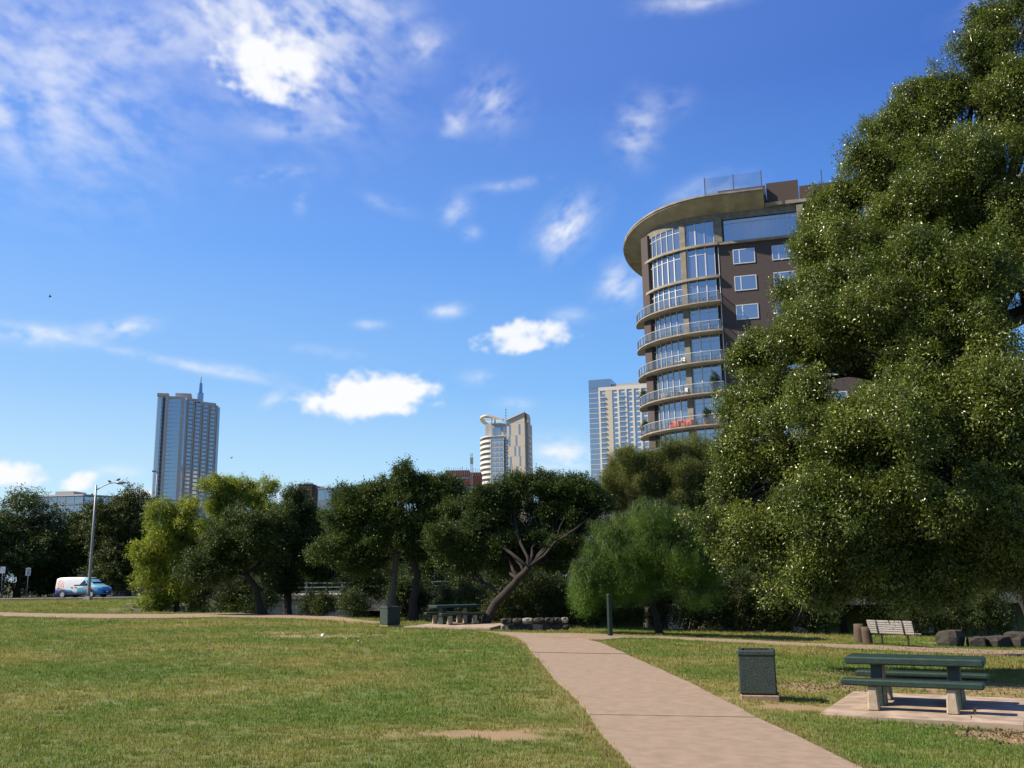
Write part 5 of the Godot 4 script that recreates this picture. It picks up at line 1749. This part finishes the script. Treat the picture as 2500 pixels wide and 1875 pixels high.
func make_street_things() -> void:
	# lamp post
	var p := at(215, 1465, 82.0)
	p = on(p.x, p.z)
	var t := thing("street_lamp", "tall grey lamp post with a curved arm in front of the van", "street lamp", p)
	var h := at(236, 1184, 82.0).y - p.y
	mi(t, "base", block(Vector3(0.62, 0.3, 0.62), 0.04, Vector2(0.7, 0.7)), M.light_concrete)
	mi(t, "pole", pipe(PackedVector3Array([Vector3(0, 0.2, 0), Vector3(0, 0.7, 0), Vector3(0, h * 0.5, 0), Vector3(0, h, 0)]), [0.17, 0.14, 0.11, 0.075], 10), M.galvanised)
	var arm := PackedVector3Array()
	var rad := []
	for i in 9:
		var a := i / 8.0
		arm.append(Vector3(a * 1.75, h - 0.45 + 0.62 * sin(a * PI * 0.56), 0))
		rad.append(lerpf(0.05, 0.035, a))
	mi(t, "arm", pipe(arm, rad, 8), M.galvanised)
	var e := arm[8]
	var st := begin()
	st.set_smooth_group(0)
	var rings := []
	for i in 7:
		var a := i / 6.0
		var r := 0.06 + 0.13 * sin(PI * clampf(a * 0.9 + 0.08, 0.0, 1.0))
		var ring := PackedVector3Array()
		for j in 10:
			var q := TAU * j / 10
			ring.append(Vector3(e.x - 0.1 + a * 0.75, e.y + sin(q) * r * 0.7, cos(q) * -r))
		ring.reverse()
		rings.append(ring)
	loft(st, rings)
	var head := mi(t, "lamp_head", done(st), M.galvanised)
	mi(head, "lens", block(Vector3(0.42, 0.08, 0.24), 0.03, Vector2.ONE), M.lamp_glass, Transform3D(Basis(), Vector3(e.x + 0.3, e.y - 0.15, 0)))
	# birds
	var bird := begin()
	bird.set_smooth_group(0)
	var br := []
	for i in 6:
		var a := i / 5.0
		var ring := circle(Vector3.ZERO, 0.02 + 0.075 * sin(PI * clampf(a * 0.85 + 0.12, 0, 1)), 8)
		for j in 8:
			ring[j] = Vector3(-0.16 + a * 0.34, 0.1 + a * 0.1 + ring[j].x, ring[j].z)
		br.append(ring)
	loft(bird, br)
	boxto(bird, Vector3(-0.2, 0.08, 0), Vector3(0.14, 0.02, 0.06))
	boxto(bird, Vector3(0.02, 0.03, 0.02), Vector3(0.012, 0.12, 0.012))
	boxto(bird, Vector3(0.02, 0.03, -0.02), Vector3(0.012, 0.12, 0.012))
	var bm := done(bird)
	tag(mi(self, "perched_bird", bm, M.feather, Transform3D(Basis(), p + arm[8] + Vector3(0.1, 0.13, 0))), "small dark bird perched on the lamp head", "bird")
	tag(mi(self, "perched_bird", bm, M.feather, Transform3D(Basis(Vector3.UP, 2.8), p + arm[5] + Vector3(0, 0.05, 0))), "small dark bird perched on the curve of the lamp arm", "bird")
	var fly := begin()
	loft(fly, br)
	for s in [-1, 1]:
		quad(fly, Vector3(-0.08, 0.16, s * 0.03), Vector3(0.1, 0.18, s * 0.03), Vector3(0.02, 0.30, s * 0.42), Vector3(-0.08, 0.28, s * 0.40))
	var fm := done(fly)
	tag(mi(self, "flying_bird", fm, M.feather, Transform3D(Basis(Vector3.UP, 0.4), at(122, 727, 120.0))), "tiny dark bird flying high in the blue sky", "bird")
	tag(mi(self, "flying_bird", fm, M.feather, Transform3D(Basis(Vector3.UP, 1.0), at(565, 1120, 150.0))), "tiny dark bird flying low beside the glass tower", "bird")
	# signs
	var sp := at(64, 1464, 95.0)
	sp = on(sp.x, sp.z)
	t = thing("speed_sign", "white speed limit sign reading 20 on a thin post across the road", "sign", sp)
	mi(t, "post", pipe(PackedVector3Array([Vector3(0, -0.1, 0), Vector3(0, 2.9, 0)]), [0.035, 0.035], 6), M.galvanised)
	mi(t, "panel", block(Vector3(0.48, 0.72, 0.02), 0.004, Vector2.ONE, 2.15), M.sign_white, Transform3D(Basis(), Vector3(0, 0, 0.05)))
	letters(t, "SPEED", 0.15, Vector3(0, 2.77, 0.064))
	letters(t, "LIMIT", 0.15, Vector3(0, 2.62, 0.064))
	letters(t, "20", 0.36, Vector3(0, 2.36, 0.064))
	sp = at(233, 1460, 97.5)
	sp = on(sp.x, sp.z)
	t = thing("road_sign", "pale rectangular road sign half hidden behind the lamp post", "sign", sp)
	mi(t, "post", pipe(PackedVector3Array([Vector3(0, -0.1, 0), Vector3(0, 3.0, 0)]), [0.035, 0.035], 6), M.galvanised)
	mi(t, "panel", block(Vector3(0.9, 0.75, 0.02), 0.004, Vector2.ONE, 2.35), M.sign_white, Transform3D(Basis(), Vector3(0.1, 0, 0.05)))
	sp = at(1, 1464, 95.0)
	sp = on(sp.x, sp.z)
	t = thing("road_sign", "plain pale road sign at the far edge of the dark oaks", "sign", sp)
	mi(t, "post", pipe(PackedVector3Array([Vector3(0, -0.1, 0), Vector3(0, 3.0, 0)]), [0.035, 0.035], 6), M.galvanised)
	mi(t, "panel", block(Vector3(0.5, 0.62, 0.02), 0.004, Vector2.ONE, 2.4), M.sign_white, Transform3D(Basis(), Vector3(0, 0, 0.05)))

func wrap_texture() -> ImageTexture:
	var im := Image.create(512, 256, false, Image.FORMAT_RGB8)
	im.fill(Color(0.93, 0.94, 0.95))
	# x runs from the tail to the nose, y from the ground (bottom) to the roof
	for x in 512:
		for y in 256:
			var u := x / 512.0
			var v := 1.0 - y / 256.0
			var c := Color(0.93, 0.94, 0.95)
			var wave := 0.47 + 0.05 * sin(u * 7.0 + 0.5) - 0.10 * smoothstep(0.0, 0.3, u) * (1.0 - smoothstep(0.35, 0.5, u))
			if v < wave:
				c = Color(0.12, 0.55, 0.78)
			if v < wave - 0.10:
				c = Color(0.05, 0.33, 0.66)
			if u > 0.36 and u < 0.56 and v < 0.50 and v > 0.22 and absf(u - 0.42 - (0.5 - v) * 0.35) < 0.075:
				c = Color(0.92, 0.93, 0.95)
			if u > 0.50 and v < 0.52 - 0.4 * absf(u - 0.62) and v > 0.24 and u < 0.66:
				c = Color(0.22, 0.68, 0.74)
			if u > 0.62:
				c = Color(0.13, 0.58, 0.80) if v < 0.66 else Color(0.93, 0.94, 0.95)
				if v > 0.44 and v < 0.50 and u < 0.84:
					c = Color(0.93, 0.62, 0.22)
				if v > 0.415 and v < 0.44 and u < 0.88:
					c = Color(0.70, 0.22, 0.16)
				if v > 0.53:
					c = Color(0.55, 0.82, 0.90)
			# a loose round of warm strokes near the tail
			var q := Vector2((u - 0.115) * 2.4, v - 0.60)
			var r := q.length()
			if r < 0.26 and sin(r * 70.0 + atan2(q.y, q.x) * 3.0) > 0.1:
				c = [Color(0.93, 0.60, 0.30), Color(0.86, 0.38, 0.42), Color(0.95, 0.82, 0.40), Color(0.70, 0.45, 0.65)][int(fposmod(atan2(q.y, q.x) * 2.2, 4.0))]
			if v < 0.17:
				c = Color(0.04, 0.05, 0.08)
			im.set_pixel(x, y, c)
	return ImageTexture.create_from_image(im)

func make_van() -> void:
	var p := at(203, 1461, 89.0)
	p.y = 0.36
	var t := thing("panel_van", "small white and blue panel van with a printed side, driving on the road", "van", p, deg_to_rad(-14))
	var paint := mat("van_paint", Color(0.9, 0.9, 0.9), 0.3)
	paint.clearcoat_enabled = true
	paint.clearcoat = 0.8
	paint.albedo_texture = wrap_texture()
	# stations: x, bottom, belt, top, half-width at belt, half-width at top
	var S := [[-2.35, 0.42, 0.95, 1.55, 0.80, 0.66], [-2.28, 0.30, 0.98, 1.74, 0.88, 0.74], [-2.05, 0.26, 1.0, 1.82, 0.91, 0.77], [-1.0, 0.24, 1.02, 1.85, 0.92, 0.78], [0.2, 0.24, 1.02, 1.84, 0.92, 0.77], [0.75, 0.24, 1.02, 1.79, 0.92, 0.74], [1.05, 0.24, 1.03, 1.62, 0.92, 0.72], [1.55, 0.24, 1.05, 1.24, 0.91, 0.76], [1.70, 0.24, 1.02, 1.14, 0.90, 0.76], [2.05, 0.24, 0.92, 1.05, 0.88, 0.72], [2.30, 0.26, 0.80, 0.93, 0.80, 0.60], [2.42, 0.36, 0.66, 0.74, 0.68, 0.50]]
	var st := SurfaceTool.new()
	st.begin(Mesh.PRIMITIVE_TRIANGLES)
	st.set_smooth_group(0)
	var rings := []
	for s in S:
		var r := []
		for q in [[0.0, 0.86], [0.06, 1.0], [0.55, 1.0], [1.0, 1.0]]:
			r.append(Vector3(s[0], lerpf(s[1], s[2], q[0]), s[4] * q[1]))
		r.append(Vector3(s[0], lerpf(s[2], s[3], 0.8), lerpf(s[4], s[5], 0.75)))
		r.append(Vector3(s[0], s[3] - 0.04, s[5]))
		r.append(Vector3(s[0], s[3], s[5] * 0.8))
		var full := r.duplicate()
		for i in range(r.size() - 1, -1, -1):
			full.append(Vector3(r[i].x, r[i].y, -r[i].z))
		rings.append(full)
	var put := func(v: Vector3) -> void:
		st.set_uv(Vector2((v.x + 2.42) / 4.84, 1.0 - v.y / 1.86))
		st.add_vertex(v)
	for k in rings.size() - 1:
		var n: int = rings[k].size()
		for i in n:
			var j := (i + 1) % n
			for v in [rings[k][i], rings[k][j], rings[k + 1][j], rings[k][i], rings[k + 1][j], rings[k + 1][i]]:
				put.call(v)
	for e in [0, rings.size() - 1]:
		for i in range(1, rings[e].size() - 1):
			for v in ([rings[e][0], rings[e][i + 1], rings[e][i]] if e == 0 else [rings[e][0], rings[e][i], rings[e][i + 1]]):
				put.call(v)
	st.generate_normals()
	mi(t, "body", st.commit(), paint)
	var w := begin()
	for s in [1.0, -1.0]:
		var g := func(x: float, y: float) -> Vector3: return Vector3(x, y, s * (0.925 - 0.18 * clampf((y - 1.02) / 0.8, 0.0, 1.0) + 0.004))
		var side := begin()
		quad(side, g.call(-0.35, 1.08), g.call(1.05, 1.08), g.call(0.62, 1.62), g.call(-0.35, 1.64))
		mi(t, "side_window", done(side), M.car_glass)
		side = begin()
		quad(side, g.call(1.12, 1.09), g.call(1.42, 1.10), g.call(1.02, 1.50), g.call(0.80, 1.60))
		mi(t, "quarter_window", done(side), M.car_glass)
		bx(t, "door_handle", M.black_plastic, Vector3(-0.55, 0.95, s * 0.93), Vector3(0.18, 0.05, 0.03))
		bx(t, "door_handle", M.black_plastic, Vector3(-0.15, 0.95, s * 0.93), Vector3(0.18, 0.05, 0.03))
		bx(t, "sill", M.black_plastic, Vector3(0.05, 0.42, s * 0.925), Vector3(2.0, 0.10, 0.03))
		mi(t, "mirror", block(Vector3(0.16, 0.2, 0.2), 0.03), M.black_plastic, Transform3D(Basis(), Vector3(1.0, 1.1, s * 1.02)))
		mi(t, "headlight", block(Vector3(0.46, 0.12, 0.16), 0.03), M.head_lamp, Transform3D(Basis(Vector3.UP, s * 0.55), Vector3(2.16, 0.80, s * 0.72)))
		for x in [-1.48, 1.48]:
			var tyre := begin()
			tyre.set_smooth_group(0)
			var rr := []
			for q in [[-0.10, 0.24], [-0.11, 0.30], [-0.07, 0.33], [0.07, 0.33], [0.11, 0.30], [0.10, 0.24]]:
				var c := circle(Vector3.ZERO, q[1], 20)
				for i in 20:
					c[i] = Vector3(c[i].x, c[i].z, q[0])
				rr.append(c)
			loft(tyre, rr)
			var wh := mi(t, "wheel", done(tyre), M.tyre, Transform3D(Basis(), Vector3(x, 0.33, s * 0.83)))
			var rim := begin()
			var c0 := circle(Vector3.ZERO, 0.225, 20)
			var c1 := circle(Vector3.ZERO, 0.21, 20)
			for i in 20:
				c0[i] = Vector3(c0[i].x, c0[i].z, 0.085 * s)
				c1[i] = Vector3(c1[i].x, c1[i].z, 0.118 * s)
			loft(rim, [c0, c1])
			mi(wh, "rim", done(rim), M.wheel_rim)
			var arch := begin()
			for i in 12:
				var a0 := PI * i / 12
				var a1 := PI * (i + 1) / 12
				quad(arch, Vector3(x + cos(a1) * 0.36, 0.33 + sin(a1) * 0.36, s * 0.927), Vector3(x + cos(a0) * 0.36, 0.33 + sin(a0) * 0.36, s * 0.927), Vector3(x + cos(a0) * 0.43, 0.33 + sin(a0) * 0.43, s * 0.927), Vector3(x + cos(a1) * 0.43, 0.33 + sin(a1) * 0.43, s * 0.927))
			mi(t, "wheel_arch", done(arch), M.black_plastic)
	var ws := begin()
	quad(ws, Vector3(1.50, 1.285, 0.70), Vector3(1.50, 1.285, -0.70), Vector3(0.85, 1.755, -0.66), Vector3(0.85, 1.755, 0.66))
	mi(t, "windscreen", done(ws), M.car_glass)
	mi(t, "grille", block(Vector3(0.06, 0.26, 0.9), 0.02), M.black_plastic, Transform3D(Basis(), Vector3(2.40, 0.40, 0)))
	bx(t, "number_plate", M.sign_white, Vector3(2.445, 0.56, 0), Vector3(0.015, 0.12, 0.32))
	mi(t, "bumper", block(Vector3(0.14, 0.22, 1.5), 0.05), M.black_plastic, Transform3D(Basis(), Vector3(-2.34, 0.36, 0)))

# ---------------------------------------------------------------- the scene
func _ready() -> void:
	# camera
	var cam := Camera3D.new()
	cam.name = "camera"
	cam.fov = rad_to_deg(2.0 * atan(937.5 / F))
	cam.position = EYE
	cam.rotation_degrees = Vector3(PITCH, 0, ROLL)
	cam.near = 0.1
	cam.far = 6000.0
	add_child(cam)
	cam.current = true
	cam_basis = cam.basis
	gnoise.seed = 7
	gnoise.frequency = 0.12
	gnoise.fractal_octaves = 4
	# sky, exposure
	var env := Environment.new()
	env.background_mode = Environment.BG_SKY
	env.sky = make_sky()
	env.background_energy_multiplier = 0.5
	env.tonemap_mode = Environment.TONE_MAPPER_LINEAR
	env.tonemap_exposure = 2.0
	env.sdfgi_enabled = true
	env.ssao_enabled = true
	env.ssil_enabled = true
	var we := WorldEnvironment.new()
	we.name = "environment"
	we.environment = env
	add_child(we)
	# sun
	var sun := DirectionalLight3D.new()
	sun.name = "sun"
	sun.light_energy = 1.6
	sun.light_color = Color(1.0, 0.94, 0.84)
	sun.light_angular_distance = 0.53
	sun.shadow_enabled = true
	add_child(sun)
	sun.look_at_from_position(SUN * 100.0, Vector3.ZERO)
	make_materials()
	print("sky ", Time.get_ticks_msec())
	make_ground()
	make_road()
	print("ground ", Time.get_ticks_msec())
	make_curved_building()
	make_left_tower()
	make_center_tower()
	make_right_tower()
	make_low_buildings()
	print("buildings ", Time.get_ticks_msec())
	make_trees()
	print("trees ", Time.get_ticks_msec())
	make_furniture()
	make_street_things()
	make_van()
	make_balcony_things()
	make_grass()
	print("grass ", Time.get_ticks_msec())
